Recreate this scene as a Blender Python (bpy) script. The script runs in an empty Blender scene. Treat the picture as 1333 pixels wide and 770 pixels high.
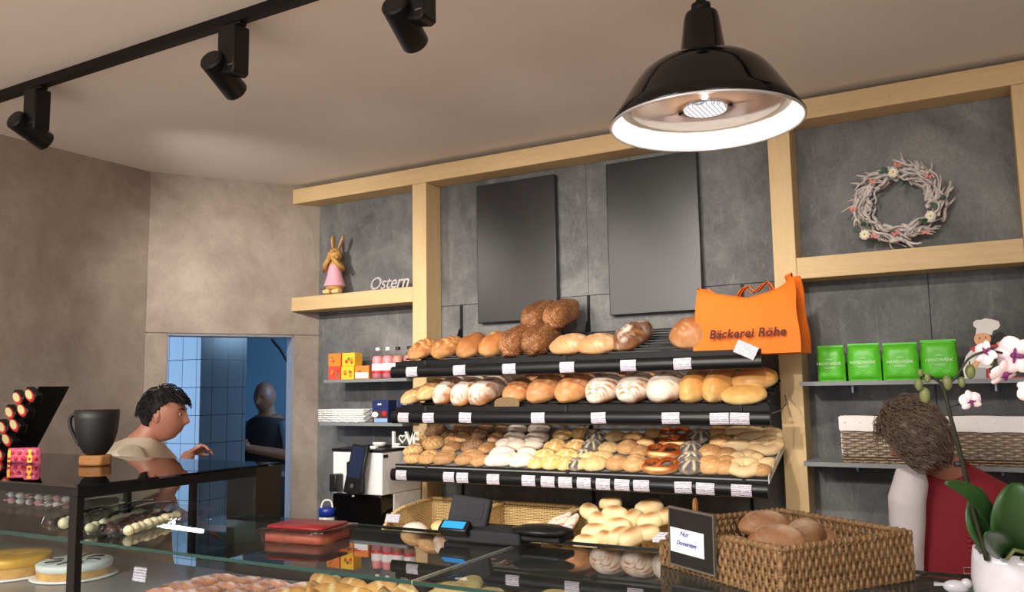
import bpy, bmesh, math, random
from mathutils import Vector, Matrix, Euler, noise
PI = math.pi
rnd = random.Random(7)
col = bpy.context.scene.collection
# ------------------------------------------------------------------ camera model (fitted to the room)
RR = Vector((0.868513, 0.495411, -0.015904)); UU = Vector((0.068840, -0.088785, 0.993669)); FF = Vector((-0.490863, 0.864109, 0.111215))
FPX = 1084.8; CX, CY = 666.5, 385.0; CAM = Vector((0, 0, 1.55))
def ray(px, py): return RR * ((px - CX) / FPX) - UU * ((py - CY) / FPX) + FF
def P(px, py, Y=None, Z=None, X=None, D=None):
    d = ray(px, py)
    if Y is not None: return CAM + d * (Y / d.y)
    if Z is not None: return CAM + d * ((Z - CAM.z) / d.z)
    if X is not None: return CAM + d * (X / d.x)
    return CAM + d * D
# ------------------------------------------------------------------ objects and tags
def tag(o, label=None, cat=None, group=None, kind=None):
    if label: o['label'] = label
    if cat: o['category'] = cat
    if group: o['group'] = group
    if kind: o['kind'] = kind
    return o
def link(name, me, m=None, parent=None, loc=None, rot=None):
    o = bpy.data.objects.new(name, me)
    if m is not None and not me.materials: me.materials.append(m)
    col.objects.link(o)
    if parent: o.parent = parent
    if loc is not None: o.location = loc
    if rot is not None: o.rotation_euler = rot
    return o
def empty(name, loc=(0, 0, 0), rot=(0, 0, 0)):
    o = bpy.data.objects.new(name, None); col.objects.link(o); o.location = loc; o.rotation_euler = rot
    o.empty_display_size = .05
    return o
def copy_tree(o, parent=None):
    c = o.copy(); col.objects.link(c)
    if parent: c.parent = parent
    for ch in [k for k in bpy.data.objects if k.parent == o]: copy_tree(ch, c)
    return c
class MB:
    def __init__(s): s.v = []; s.f = []; s.c = []
    def add(s, vs, fs, c=0.0):
        n = len(s.v); s.v += [tuple(v) for v in vs]; s.f += [tuple(i + n for i in f) for f in fs]
        s.c += (c if isinstance(c, list) else [c] * len(vs)); return s
    def box(s, x0, x1, y0, y1, z0, z1, M=None, c=0.0):
        vs = [Vector((x, y, z)) for z in (z0, z1) for y in (y0, y1) for x in (x0, x1)]
        if M: vs = [M @ v for v in vs]
        return s.add(vs, [(0, 2, 3, 1), (4, 5, 7, 6), (0, 1, 5, 4), (2, 6, 7, 3), (0, 4, 6, 2), (1, 3, 7, 5)], c)
    def tube(s, pts, r, n=8, cap=True, c=0.0, closed=False, flat=1.0):
        pts = [Vector(p) for p in pts]; N = len(pts); rs = r if isinstance(r, (list, tuple)) else [r] * N
        vs = []; up = None
        for i, p in enumerate(pts):
            if closed: t = pts[(i + 1) % N] - pts[i - 1]
            else: t = pts[min(i + 1, N - 1)] - pts[max(i - 1, 0)]
            if t.length < 1e-9: t = Vector((0, 0, 1))
            t.normalize()
            if up is None:
                up = Vector((0, 0, 1)) if abs(t.z) < .9 else Vector((1, 0, 0))
            a = t.cross(up)
            if a.length < 1e-6: a = t.orthogonal()
            a.normalize(); b = a.cross(t).normalized(); up = b
            for k in range(n):
                w = 2 * PI * k / n; vs.append(p + (a * math.cos(w) + b * math.sin(w) * flat) * rs[i])
        fs = []
        for i in range(N if closed else N - 1):
            i2 = (i + 1) % N
            for k in range(n):
                k2 = (k + 1) % n; fs.append((i * n + k, i * n + k2, i2 * n + k2, i2 * n + k))
        if cap and not closed:
            fs.append(tuple(range(n - 1, -1, -1))); fs.append(tuple((N - 1) * n + k for k in range(n)))
        return s.add(vs, fs, c)
    def lathe(s, prof, n=32, M=None, sx=1, sy=1, c=0.0, cap=1e9):
        vs = []; fs = []
        for r, z in prof:
            for k in range(n):
                w = 2 * PI * k / n; v = Vector((r * math.cos(w) * sx, r * math.sin(w) * sy, z)); vs.append(M @ v if M else v)
        for i in range(len(prof) - 1):
            for k in range(n):
                k2 = (k + 1) % n; fs.append((i * n + k, i * n + k2, (i + 1) * n + k2, (i + 1) * n + k))
        if prof[0][0] < cap: fs.append(tuple(range(n - 1, -1, -1)))
        if prof[-1][0] < cap: fs.append(tuple((len(prof) - 1) * n + k for k in range(n)))
        return s.add(vs, fs, c)
    def prism(s, poly, h0, h1, M=None, c=0.0):      # poly in local xy, extruded in local z
        n = len(poly); vs = [Vector((x, y, h0)) for x, y in poly] + [Vector((x, y, h1)) for x, y in poly]
        if M: vs = [M @ v for v in vs]
        fs = [tuple(range(n - 1, -1, -1)), tuple(range(n, 2 * n))] + [(i, (i + 1) % n, n + (i + 1) % n, n + i) for i in range(n)]
        return s.add(vs, fs, c)
    def ball(s, cx, cy, cz, rx, ry=None, rz=None, n=16, M=None, c=0.0):
        ry = ry or rx; rz = rz or rx; m = max(6, n // 2 + 2); vs = []; fs = []
        for i in range(m + 1):
            th = PI * i / m
            for k in range(n):
                w = 2 * PI * k / n
                v = Vector((rx * math.sin(th) * math.cos(w), ry * math.sin(th) * math.sin(w), rz * math.cos(th)))
                if M: v = M @ v
                vs.append(v + Vector((cx, cy, cz)))
        for i in range(m):
            for k in range(n):
                k2 = (k + 1) % n; fs.append((i * n + k, (i + 1) * n + k, (i + 1) * n + k2, i * n + k2))
        return s.add(vs, fs, c)
    def mesh(s, name, smooth=False, mat=None, color=False):
        me = bpy.data.meshes.new(name); me.from_pydata(s.v, [], s.f); me.update()
        bm = bmesh.new(); bm.from_mesh(me); bmesh.ops.recalc_face_normals(bm, faces=bm.faces); bm.to_mesh(me); bm.free()
        if color:
            a = me.attributes.new('mask', 'FLOAT', 'POINT')
            for i, c in enumerate(s.c): a.data[i].value = c
        if smooth:
            for p in me.polygons: p.use_smooth = True
        if mat: me.materials.append(mat)
        return me
    def build(s, name, mat, parent=None, smooth=False, bevel=0, loc=None, rot=None, color=False, seg=2):
        o = link(name, s.mesh(name, smooth, mat, color), None, parent, loc, rot)
        if bevel:
            b = o.modifiers.new('bevel', 'BEVEL'); b.width = bevel; b.segments = seg; b.limit_method = 'ANGLE'; b.angle_limit = .7
            for p in o.data.polygons: p.use_smooth = True
            if hasattr(o.data, 'set_sharp_from_angle'): o.data.set_sharp_from_angle(angle=.6)
        return o
def text_mesh(txt, size, depth=.0008, shear=0, bold=0, align='CENTER', spacing=1.0):
    cu = bpy.data.curves.new('text', 'FONT'); cu.body = txt; cu.size = size; cu.extrude = depth; cu.shear = shear; cu.offset = bold
    cu.align_x = align; cu.align_y = 'CENTER'; cu.space_character = spacing; cu.resolution_u = 3
    o = bpy.data.objects.new('text', cu); col.objects.link(o); bpy.context.view_layer.update()
    me = bpy.data.meshes.new_from_object(o.evaluated_get(bpy.context.evaluated_depsgraph_get()))
    bpy.data.objects.remove(o); bpy.data.curves.remove(cu); me.name = 'lettering'
    return me
def text(name, txt, size, mat, parent, loc, rot, **k):
    me = text_mesh(txt, size, **k); me.materials.clear(); me.materials.append(mat)
    return link(name, me, None, parent, loc, rot)
def xf(loc=(0, 0, 0), rot=(0, 0, 0), sc=(1, 1, 1)):
    return Matrix.LocRotScale(Vector(loc), Euler(rot), Vector(sc))
def fn(x, y, z, s=1.0): return noise.noise(Vector((x, y, z)) * s)
# ------------------------------------------------------------------ materials
def rgb(r, g, b):
    f = lambda c: ((c / 255) / 12.92 if c / 255 <= .04045 else ((c / 255 + .055) / 1.055) ** 2.4)
    return (f(r), f(g), f(b), 1)
class NT:
    def __init__(s, name):
        s.m = bpy.data.materials.new(name); s.m.use_nodes = True; s.t = s.m.node_tree; s.t.nodes.clear()
        s.out = s.n('ShaderNodeOutputMaterial')
    def n(s, t, **k):
        x = s.t.nodes.new(t)
        for a, v in k.items():
            if a.startswith('i_'):
                key = a[2:]
                x.inputs[int(key) if key.isdigit() else key.replace('_', ' ')].default_value = v
            else: setattr(x, a, v)
        return x
    def l(s, a, b): s.t.links.new(a, b)
    def coord(s, kind='Object', scale=(1, 1, 1)):
        tc = s.n('ShaderNodeTexCoord'); mp = s.n('ShaderNodeMapping'); mp.inputs['Scale'].default_value = scale
        s.l(tc.outputs[kind], mp.inputs['Vector']); return mp.outputs['Vector']
    def noise(s, vec, scale, detail=4, rough=.6, dist=0):
        x = s.n('ShaderNodeTexNoise'); s.l(vec, x.inputs['Vector']); x.inputs['Scale'].default_value = scale
        x.inputs['Detail'].default_value = detail; x.inputs['Roughness'].default_value = rough; x.inputs['Distortion'].default_value = dist
        return x.outputs['Fac']
    def ramp(s, fac, stops, interp='LINEAR'):
        x = s.n('ShaderNodeValToRGB'); s.l(fac, x.inputs[0]); cr = x.color_ramp; cr.interpolation = interp
        while len(cr.elements) < len(stops): cr.elements.new(.5)
        for e, (p, c) in zip(cr.elements, stops): e.position = p; e.color = c if len(c) == 4 else (*c, 1)
        return x.outputs[0]
    def mix(s, fac, a, b, mode='MIX'):
        x = s.n('ShaderNodeMix', data_type='RGBA', blend_type=mode)
        for v, i in ((fac, 0), (a, 6), (b, 7)):
            if hasattr(v, 'links'): s.l(v, x.inputs[i])
            else: x.inputs[i].default_value = v
        return x.outputs[2]
    def math(s, op, a, b=0.0, clamp=False):
        x = s.n('ShaderNodeMath', operation=op); x.use_clamp = clamp
        for v, i in ((a, 0), (b, 1)):
            if hasattr(v, 'links'): s.l(v, x.inputs[i])
            else: x.inputs[i].default_value = v
        return x.outputs[0]
    def bump(s, h, strength=.3, dist=.01):
        x = s.n('ShaderNodeBump'); s.l(h, x.inputs['Height']); x.inputs['Strength'].default_value = strength; x.inputs['Distance'].default_value = dist
        return x.outputs[0]
    def bsdf(s, color, rough=.5, metal=0, normal=None, spec=.5, trans=0, coat=0, sss=0, alpha=None):
        x = s.n('ShaderNodeBsdfPrincipled')
        for v, k in ((color, 'Base Color'), (rough, 'Roughness'), (metal, 'Metallic')):
            if hasattr(v, 'links'): s.l(v, x.inputs[k])
            else: x.inputs[k].default_value = v
        x.inputs['Specular IOR Level'].default_value = spec; x.inputs['Transmission Weight'].default_value = trans
        x.inputs['Coat Weight'].default_value = coat
        if sss: x.inputs['Subsurface Weight'].default_value = sss; x.inputs['Subsurface Radius'].default_value = (.01, .004, .002)
        if normal is not None: s.l(normal, x.inputs['Normal'])
        s.l(x.outputs[0], s.out.inputs[0]); return x
def plain(name, c, rough=.5, metal=0, coat=0, spec=.5, var=.06, scale=30, bump=0):
    t = NT(name); v = t.coord(); f = t.noise(v, scale, 3)
    lo = tuple(max(0, x * (1 - var)) for x in c[:3]) + (1,); hi = tuple(min(1, x * (1 + var)) for x in c[:3]) + (1,)
    cc = t.ramp(f, [(.3, lo), (.7, hi)])
    t.bsdf(cc, rough, metal, t.bump(f, bump, .004) if bump else None, spec, coat=coat); return t.m
def emis(name, c, strength):
    t = NT(name); e = t.n('ShaderNodeEmission'); e.inputs[0].default_value = c; e.inputs[1].default_value = strength
    t.l(e.outputs[0], t.out.inputs[0]); return t.m
def concrete(name, c0, c1, c2, sc=(1, 1, 1), grain=.12, rough=.6, scratch=True):
    t = NT(name); v = t.coord('Object', sc)
    big = t.noise(v, 1.6, 6, .62, .8); med = t.noise(v, 7, 8, .7, .4); fine = t.noise(v, 90, 3, .7)
    a = t.ramp(big, [(.32, c0), (.52, c1), (.72, c2)])
    b = t.mix(t.math('MULTIPLY', med, .6), a, t.ramp(med, [(.35, c0), (.65, c2)]))
    cc = t.mix(grain, b, t.ramp(fine, [(.35, (0, 0, 0, 1)), (.65, (1, 1, 1, 1))]), 'OVERLAY')
    if scratch:
        v2 = t.coord('Object', (2.5, 2.5, .5)); s = t.noise(v2, 9, 9, .8, 1.2)
        cc = t.mix(t.ramp(s, [(.55, (0, 0, 0, 1)), (.72, (.7, .7, .7, 1))]), cc, c2)
    t.bsdf(cc, rough, 0, t.bump(med, .12, .004), .3); return t.m
def wood(name, c0, c1, knots=True, axis='X'):
    t = NT(name); sc = {'X': (1.2, 14, 14), 'Z': (14, 14, 1.2), 'Y': (14, 1.2, 14)}[axis]
    v = t.coord('Object', sc); g = t.noise(v, 2.2, 5, .55, .6); f = t.noise(v, 14, 3, .6)
    cc = t.mix(.5, t.ramp(g, [(.3, c0), (.7, c1)]), t.ramp(f, [(.3, c0), (.7, c1)]))
    if knots:
        vo = t.n('ShaderNodeTexVoronoi'); t.l(t.coord('Object', (3.2, 3.2, 3.2)), vo.inputs['Vector']); vo.inputs['Scale'].default_value = 1.5
        k = t.ramp(vo.outputs['Distance'], [(.0, (1, 1, 1, 1)), (.035, (.7, .7, .7, 1)), (.06, (0, 0, 0, 1))])
        cc = t.mix(t.math('MULTIPLY', k, .55), cc, tuple(x * .35 for x in c0[:3]) + (1,))
    t.bsdf(cc, .55, 0, t.bump(f, .06, .002), .3); return t.m
def crust(name, base, dark, light, flour=0.0, seeds=0.0, seedcol=(.8, .6, .3, 1), gloss=.55, blotch=.5, flourcol=(.86, .78, .68, 1), scale=1.0):
    """bread crust: the browner top, pale flanks, slashes (mask), flour dust, seeds"""
    t = NT(name); v = t.coord('Object'); g = t.coord('Generated'); sep = t.n('ShaderNodeSeparateXYZ'); t.l(g, sep.inputs[0])
    n1 = t.noise(v, 14 * scale, 5, .6, .4); n2 = t.noise(v, 60 * scale, 4, .6); oi = t.n('ShaderNodeObjectInfo')
    h = t.math('ADD', t.math('MULTIPLY', sep.outputs[2], .75), t.math('MULTIPLY', t.math('SUBTRACT', n1, .5), blotch))
    cc = t.ramp(h, [(.05, light), (.4, base), (.85, dark)])
    cc = t.mix(t.math('MULTIPLY', n2, .30), cc, base); cc = t.mix(t.ramp(t.noise(v, 30 * scale, 6, .75), [(.52, (0, 0, 0, 1)), (.7, (.55, .55, .55, 1))]), cc, dark)
    at = t.n('ShaderNodeAttribute', attribute_name='mask')
    mk = t.math('MULTIPLY', at.outputs['Fac'], 1.0, True); cc = t.mix(mk, cc, light)
    if flour:
        fl = t.math('ADD', t.math('MULTIPLY', t.math('SUBTRACT', n1, .5), 1.6), t.math('MULTIPLY', sep.outputs[2], .45))
        fl = t.math('ADD', fl, flour - .62); fl = t.math('SUBTRACT', fl, t.math('MULTIPLY', mk, .5)); fl = t.math('MULTIPLY', fl, 3.0, True)
        cc = t.mix(t.math('MULTIPLY', fl, min(1, .55 + flour * .4)), cc, flourcol)
    hgt = n2
    if seeds:
        vo = t.n('ShaderNodeTexVoronoi'); t.l(v, vo.inputs['Vector']); vo.inputs['Scale'].default_value = 170
        sd = t.ramp(vo.outputs['Distance'], [(.0, (1, 1, 1, 1)), (.3, (1, 1, 1, 1)), (.45, (0, 0, 0, 1))])
        sep2 = t.n('ShaderNodeSeparateColor'); t.l(vo.outputs['Color'], sep2.inputs[0])
        keep = t.math('LESS_THAN', sep2.outputs[0], seeds)
        keep = t.math('MULTIPLY', keep, t.math('SUBTRACT', 1.0, t.math('MULTIPLY', mk, .7)))
        s_ = t.math('MULTIPLY', sd, keep, True); cc = t.mix(s_, cc, seedcol); hgt = t.math('ADD', t.math('MULTIPLY', n2, .5), s_)
    hs = t.n('ShaderNodeHueSaturation'); t.l(cc, hs.inputs['Color'])
    t.l(t.math('ADD', .86, t.math('MULTIPLY', oi.outputs['Random'], .3)), hs.inputs['Value'])
    t.bsdf(hs.outputs[0], gloss, 0, t.bump(hgt, .35, .003), .4); return t.m
def glass_mat(name, ior=1.5, tint=(1, 1, 1, 1), k=1.0, rough=0.0):
    t = NT(name); fr = t.n('ShaderNodeFresnel'); fr.inputs[0].default_value = ior; ge = t.n('ShaderNodeNewGeometry')
    fac = t.math('MULTIPLY', t.math('MULTIPLY', fr.outputs[0], t.math('SUBTRACT', 1.0, ge.outputs['Backfacing'])), k, True)
    tr = t.n('ShaderNodeBsdfTransparent'); tr.inputs[0].default_value = tint
    gl = t.n('ShaderNodeBsdfGlossy'); gl.inputs['Roughness'].default_value = rough
    mx = t.n('ShaderNodeMixShader'); t.l(fac, mx.inputs[0]); t.l(tr.outputs[0], mx.inputs[1]); t.l(gl.outputs[0], mx.inputs[2])
    t.l(mx.outputs[0], t.out.inputs[0]); return t.m
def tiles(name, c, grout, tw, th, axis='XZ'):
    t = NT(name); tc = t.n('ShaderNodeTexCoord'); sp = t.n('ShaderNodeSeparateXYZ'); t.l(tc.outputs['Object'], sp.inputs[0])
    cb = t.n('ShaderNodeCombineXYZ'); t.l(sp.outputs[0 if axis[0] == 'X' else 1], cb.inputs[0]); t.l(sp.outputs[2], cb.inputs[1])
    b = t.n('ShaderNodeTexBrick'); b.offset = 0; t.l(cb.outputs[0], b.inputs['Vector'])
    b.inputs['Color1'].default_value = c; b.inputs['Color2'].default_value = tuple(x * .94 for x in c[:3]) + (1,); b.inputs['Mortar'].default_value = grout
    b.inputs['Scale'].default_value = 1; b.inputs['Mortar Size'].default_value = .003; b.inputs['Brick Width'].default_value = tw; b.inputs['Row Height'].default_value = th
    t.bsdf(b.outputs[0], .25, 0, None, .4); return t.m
M = {}
M['dark_concrete'] = concrete('dark_concrete', rgb(74, 75, 77), rgb(98, 99, 100), rgb(142, 142, 141), (1, 1, .8))
M['tan_concrete'] = concrete('tan_concrete', rgb(136, 122, 111), rgb(162, 149, 137), rgb(186, 173, 161), (1, 1, .8), .06, scratch=False)
M['ceiling'] = plain('ceiling_paint', rgb(232, 226, 221), .8, var=.02, scale=3)
M['floor'] = plain('floor_tile', rgb(186, 168, 150), .45, var=.1, scale=5)
M['beam'] = wood('spruce_beam', rgb(202, 172, 126), rgb(220, 192, 146), True, 'X')
M['post'] = wood('spruce_post', rgb(202, 172, 126), rgb(220, 192, 146), True, 'Z')
M['black_metal'] = plain('black_metal', rgb(15, 15, 17), .5, 0, spec=.25, var=.1)
M['black_satin'] = plain('black_satin', rgb(17, 18, 20), .35, .0, spec=.35, var=.05)
M['black_gloss'] = plain('black_enamel', rgb(5, 5, 6), .10, 0, spec=.35)
M['black_plastic'] = plain('black_plastic', rgb(14, 14, 16), .45)
M['grey_plastic'] = plain('grey_plastic', rgb(44, 45, 48), .7, spec=.15)
M['tv'] = plain('brushed_black_screen', rgb(20, 21, 23), .36, 0, var=.15, scale=200, spec=.7)
M['white_enamel'] = plain('white_enamel', rgb(240, 238, 232), .25)
M['white_gloss'] = plain('white_lacquer', rgb(228, 228, 228), .25)
M['white_paper'] = plain('white_paper', rgb(236, 234, 236), .7)
M['ceramic'] = plain('white_ceramic', rgb(196, 196, 204), .2, coat=.3)
M['grey_shelf'] = plain('grey_shelf_board', rgb(126, 130, 132), .5, scale=12)
M['silver'] = plain('silver_metal', rgb(215, 215, 218), .3, .6)
M['steel'] = plain('brushed_steel', rgb(150, 150, 152), .35, .9)
M['dark_cabinet'] = plain('dark_cabinet', rgb(34, 30, 28), .4)
M['black_counter'] = plain('black_worktop', rgb(26, 26, 28), .3)
M['counter_glass'] = glass_mat('counter_glass', 2.0, (.93, .97, .95, 1))
M['case_glass'] = glass_mat('case_glass', 1.45, (.95, .97, .97, 1))
M['glass_edge'] = plain('green_glass_edge', rgb(12, 62, 56), .15, spec=.8)
M['clear_plastic'] = glass_mat('clear_plastic', 1.5, (.93, .95, .96, 1), 1.6, .05)
M['jar_glass'] = glass_mat('jar_glass', 1.45, (.9, .92, .92, 1))
M['orange'] = plain('orange_nonwoven', rgb(240, 114, 18), .75, var=.04, scale=300, bump=.1)
M['orange_print'] = plain('dark_red_print', rgb(72, 12, 18), .7)
M['green_foil'] = plain('green_flour_bag', rgb(88, 190, 42), .4, var=.05, scale=12)
M['flour_print'] = plain('pale_green_print', rgb(198, 232, 178), .6)
M['red_box'] = plain('red_plastic_lid', rgb(140, 28, 34), .3)
M['skin'] = plain('skin', rgb(180, 122, 100), .5, var=.05)
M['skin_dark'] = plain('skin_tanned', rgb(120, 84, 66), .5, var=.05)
M['tee'] = plain('cream_cotton', rgb(206, 194, 172), .85, var=.04, scale=60, bump=.1)
M['shirt'] = plain('pale_grey_cotton', rgb(214, 206, 210), .85, var=.03, scale=60, bump=.1)
M['vest'] = plain('burgundy_cloth', rgb(132, 24, 38), .8, var=.08, scale=200, bump=.15)
M['dark_cloth'] = plain('dark_cloth', rgb(22, 24, 32), .85)
M['blue_shirt'] = plain('blue_shirt', rgb(96, 128, 160), .85)
M['hair_dark'] = plain('dark_hair', rgb(24, 19, 17), .8, var=.4, scale=80)
M['hair_brown'] = plain('brown_hair', rgb(104, 86, 72), .55, var=.45, scale=50)
M['eye'] = plain('eye', rgb(225, 220, 215), .2)
M['terracotta'] = plain('tan_bunny_clay', rgb(196, 150, 82), .55)
M['bunny_foot'] = plain('cream_bunny_clay', rgb(232, 205, 140), .55)
M['pink'] = plain('pink_clay', rgb(232, 170, 186), .5)
M['coral'] = plain('coral_felt', rgb(232, 130, 118), .8)
M['branch'] = plain('whitewashed_twig', rgb(206, 197, 192), .85, var=.22, scale=40, bump=.4)
M['leaf'] = plain('dark_green_leaf', rgb(28, 66, 38), .5, var=.25)
M['orchid_leaf'] = plain('orchid_leaf', rgb(36, 72, 30), .4, var=.2, scale=8)
M['orchid_stem'] = plain('orchid_stem', rgb(30, 34, 18), .5)
M['orchid_bud'] = plain('orchid_bud', rgb(104, 112, 66), .5, var=.15)
M['orchid_petal'] = plain('orchid_petal', rgb(236, 216, 220), .55, var=.05, scale=60)
M['orchid_lip'] = plain('orchid_lip', rgb(110, 20, 92), .5)
M['petal_white'] = plain('white_petal', rgb(240, 236, 214), .7)
M['yellow'] = plain('yellow_stamen', rgb(224, 196, 70), .7)
M['wicker_pale'] = plain('pale_wicker', rgb(226, 196, 138), .6, var=.15, scale=90)
M['wicker_brown'] = plain('brown_seagrass', rgb(128, 97, 62), .5, var=.35, scale=70)
M['wicker_grey'] = plain('grey_willow', rgb(150, 128, 104), .65, var=.3, scale=60)
M['white_weave'] = plain('white_paper_weave', rgb(224, 224, 224), .7)
M['liner'] = plain('white_cotton_liner', rgb(232, 228, 226), .9, var=.03, bump=.1)
M['pine'] = wood('pale_pine', rgb(200, 150, 92), rgb(224, 180, 120), False)
M['oak'] = wood('honey_oak', rgb(128, 84, 44), rgb(166, 116, 66), False)
M['tray'] = plain('pale_grey_tray', rgb(150, 150, 150), .3, .3)
M['chalk'] = plain('chalkboard', rgb(24, 24, 27), .4)
M['ink'] = plain('blue_ink', rgb(30, 52, 150), .6)
M['black_ink'] = plain('black_ink', rgb(40, 40, 44), .6)
M['lcd'] = emis('blue_lcd', rgb(60, 170, 255), 1.4)
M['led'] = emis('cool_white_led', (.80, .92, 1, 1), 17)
M['lamp_led'] = emis('warm_white_led', (1, .93, .86, 1), 9)
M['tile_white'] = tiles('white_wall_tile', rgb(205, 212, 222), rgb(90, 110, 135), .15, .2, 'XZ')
M['tile_side'] = tiles('shaded_wall_tile', rgb(98, 106, 116), rgb(44, 50, 58), .145, .2, 'YZ')  # same white tile, with the shade on this side put into its colour
M['plain_blue'] = plain('pale_blue_wall', rgb(150, 182, 204), .7)
M['jamb'] = plain('grey_blue_frame', rgb(140, 142, 152), .5)
def tagmat():
    t = NT('price_tag_paper'); v = t.coord('Object', (1, 1, 1)); n = t.noise(t.coord('Object', (260, 260, 520)), 1, 2, .5)
    sp = t.n('ShaderNodeSeparateXYZ'); t.l(t.coord('Object'), sp.inputs[0])
    w = t.n('ShaderNodeTexWave', wave_type='BANDS', bands_direction='Z'); t.l(v, w.inputs['Vector']); w.inputs['Scale'].default_value = 42
    k = t.math('MULTIPLY', t.math('GREATER_THAN', n, .48), t.math('GREATER_THAN', w.outputs['Fac'], .5))
    cc = t.mix(t.math('MULTIPLY', k, .85), rgb(218, 212, 224), rgb(50, 44, 62)); t.bsdf(cc, .5); return t.m
M['tag'] = tagmat()
M['crust_brown'] = crust('crust_brown', rgb(186, 122, 70), rgb(132, 74, 36), rgb(226, 180, 120))
M['crust_pale'] = crust('crust_pale', rgb(218, 170, 112), rgb(190, 126, 68), rgb(238, 208, 156))
M['crust_seed'] = crust('crust_seeded_loaf', rgb(136, 88, 52), rgb(96, 54, 30), rgb(104, 56, 34), seeds=.5, seedcol=rgb(196, 152, 98))
M['crust_flour'] = crust('crust_floury', rgb(196, 142, 96), rgb(164, 102, 62), rgb(178, 116, 74), flour=.62)
M['crust_dusty'] = crust('crust_dusty', rgb(190, 142, 96), rgb(160, 108, 68), rgb(200, 152, 104), flour=.40, flourcol=rgb(222, 190, 156))
M['crust_white'] = crust('crust_white_floury', rgb(214, 168, 124), rgb(176, 112, 70), rgb(178, 110, 66), flour=.80, flourcol=rgb(238, 226, 212))
M['crust_gold'] = crust('crust_golden', rgb(226, 172, 100), rgb(186, 114, 52), rgb(244, 214, 150), gloss=.35)
M['crust_milk'] = crust('crust_milk_roll', rgb(206, 146, 86), rgb(160, 98, 52), rgb(244, 218, 166), gloss=.4, blotch=.4)
M['crust_red'] = crust('crust_red_brown', rgb(196, 132, 84), rgb(158, 92, 54), rgb(226, 178, 126), gloss=.4)
M['crust_dark'] = crust('crust_dark', rgb(120, 74, 46), rgb(78, 44, 28), rgb(168, 120, 82), flour=.42)
M['crumb'] = plain('brown_crumb', rgb(112, 92, 62), .9, var=.2, scale=120)
M['roll_seed'] = crust('roll_seeded', rgb(188, 138, 88), rgb(150, 98, 56), rgb(222, 184, 130), seeds=.7, seedcol=rgb(206, 172, 122))
M['roll_grain'] = crust('roll_grain', rgb(150, 108, 74), rgb(112, 76, 50), rgb(176, 136, 98), seeds=.8, seedcol=rgb(198, 166, 122))
M['roll_fan'] = crust('roll_fan', rgb(206, 152, 92), rgb(164, 104, 54), rgb(240, 208, 154), seeds=.15)
M['roll_flour'] = crust('roll_floury', rgb(222, 188, 154), rgb(196, 150, 116), rgb(236, 216, 190), flour=.8, flourcol=rgb(240, 226, 210))
M['roll_gold'] = crust('roll_cheese', rgb(228, 186, 112), rgb(202, 138, 64), rgb(246, 226, 170))
M['roll_pale'] = crust('roll_pale', rgb(232, 198, 140), rgb(214, 164, 98), rgb(246, 228, 184))
M['roll_tan'] = crust('roll_tan', rgb(208, 160, 106), rgb(184, 130, 78), rgb(230, 194, 146), seeds=.25, seedcol=rgb(232, 206, 160))
M['roll_poppy'] = crust('roll_poppy', rgb(92, 86, 88), rgb(70, 64, 70), rgb(244, 224, 184), seeds=.6, seedcol=rgb(140, 132, 134), blotch=.2)
M['pretzel'] = crust('pretzel_crust', rgb(170, 82, 34), rgb(128, 50, 20), rgb(244, 206, 140), gloss=.22)
M['bagel'] = crust('bagel_pale', rgb(238, 210, 164), rgb(222, 182, 128), rgb(246, 230, 196))
M['sugar'] = crust('sugared_pastry', rgb(190, 106, 70), rgb(140, 62, 46), rgb(224, 160, 104), flour=.52, flourcol=rgb(232, 208, 206))
M['puff'] = crust('puff_pastry', rgb(226, 176, 104), rgb(186, 112, 52), rgb(246, 220, 164), gloss=.35)
M['cookie'] = crust('pale_biscuit', rgb(240, 214, 160), rgb(226, 180, 112), rgb(248, 232, 196))
M['choc_dark'] = plain('dark_chocolate', rgb(52, 30, 26), .3)
M['choc_white'] = plain('white_chocolate', rgb(232, 222, 180), .4)
M['cream'] = plain('white_cream', rgb(232, 236, 228), .5, var=.05, scale=14)
M['cake_yellow'] = plain('yellow_cake_glaze', rgb(214, 164, 58), .35, var=.2, scale=14)
M['sponge'] = plain('sponge_cake', rgb(206, 158, 86), .8, var=.2)
# ================================================================== THE SETTING
H = 2.85; D = 3.957; XL = -4.19; YC = 3.107
BD = Vector((math.sin(math.radians(32.3)), math.cos(math.radians(32.3)), 0)); BN = Vector((BD.y, -BD.x, 0))   # chamfered wall direction, room-side normal
def S(name, mb, m, **k): return tag(mb.build(name, m, **k), kind='structure')
S('floor', MB().box(-8.2, 3.6, -3.6, 7.2, -.1, 0), M['floor'])
S('ceiling', MB().box(-4.7, 3.6, -3.6, 4.4, H, H + .1), M['ceiling'])
S('wall_right', MB().box(3.5, 3.6, -3.5, 4.4, 0, H), M['tan_concrete'])
fw = MB(); fw.box(-4.4, -3.4, -3.6, -3.5, 0, H).box(3.0, 3.5, -3.6, -3.5, 0, H).box(-3.4, 3.0, -3.6, -3.5, 0, .5).box(-3.4, 3.0, -3.6, -3.5, 2.5, H)
S('wall_front', fw, M['tan_concrete'])
wf = MB()
for x in (-3.4, -1.85, -.25, 1.35, 2.95): wf.box(x, x + .05, -3.58, -3.52, .5, 2.5)
wf.box(-3.4, 3.0, -3.58, -3.52, .5, .55).box(-3.4, 3.0, -3.58, -3.52, 2.45, 2.5)
S('window_1', wf, M['grey_plastic'])
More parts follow.
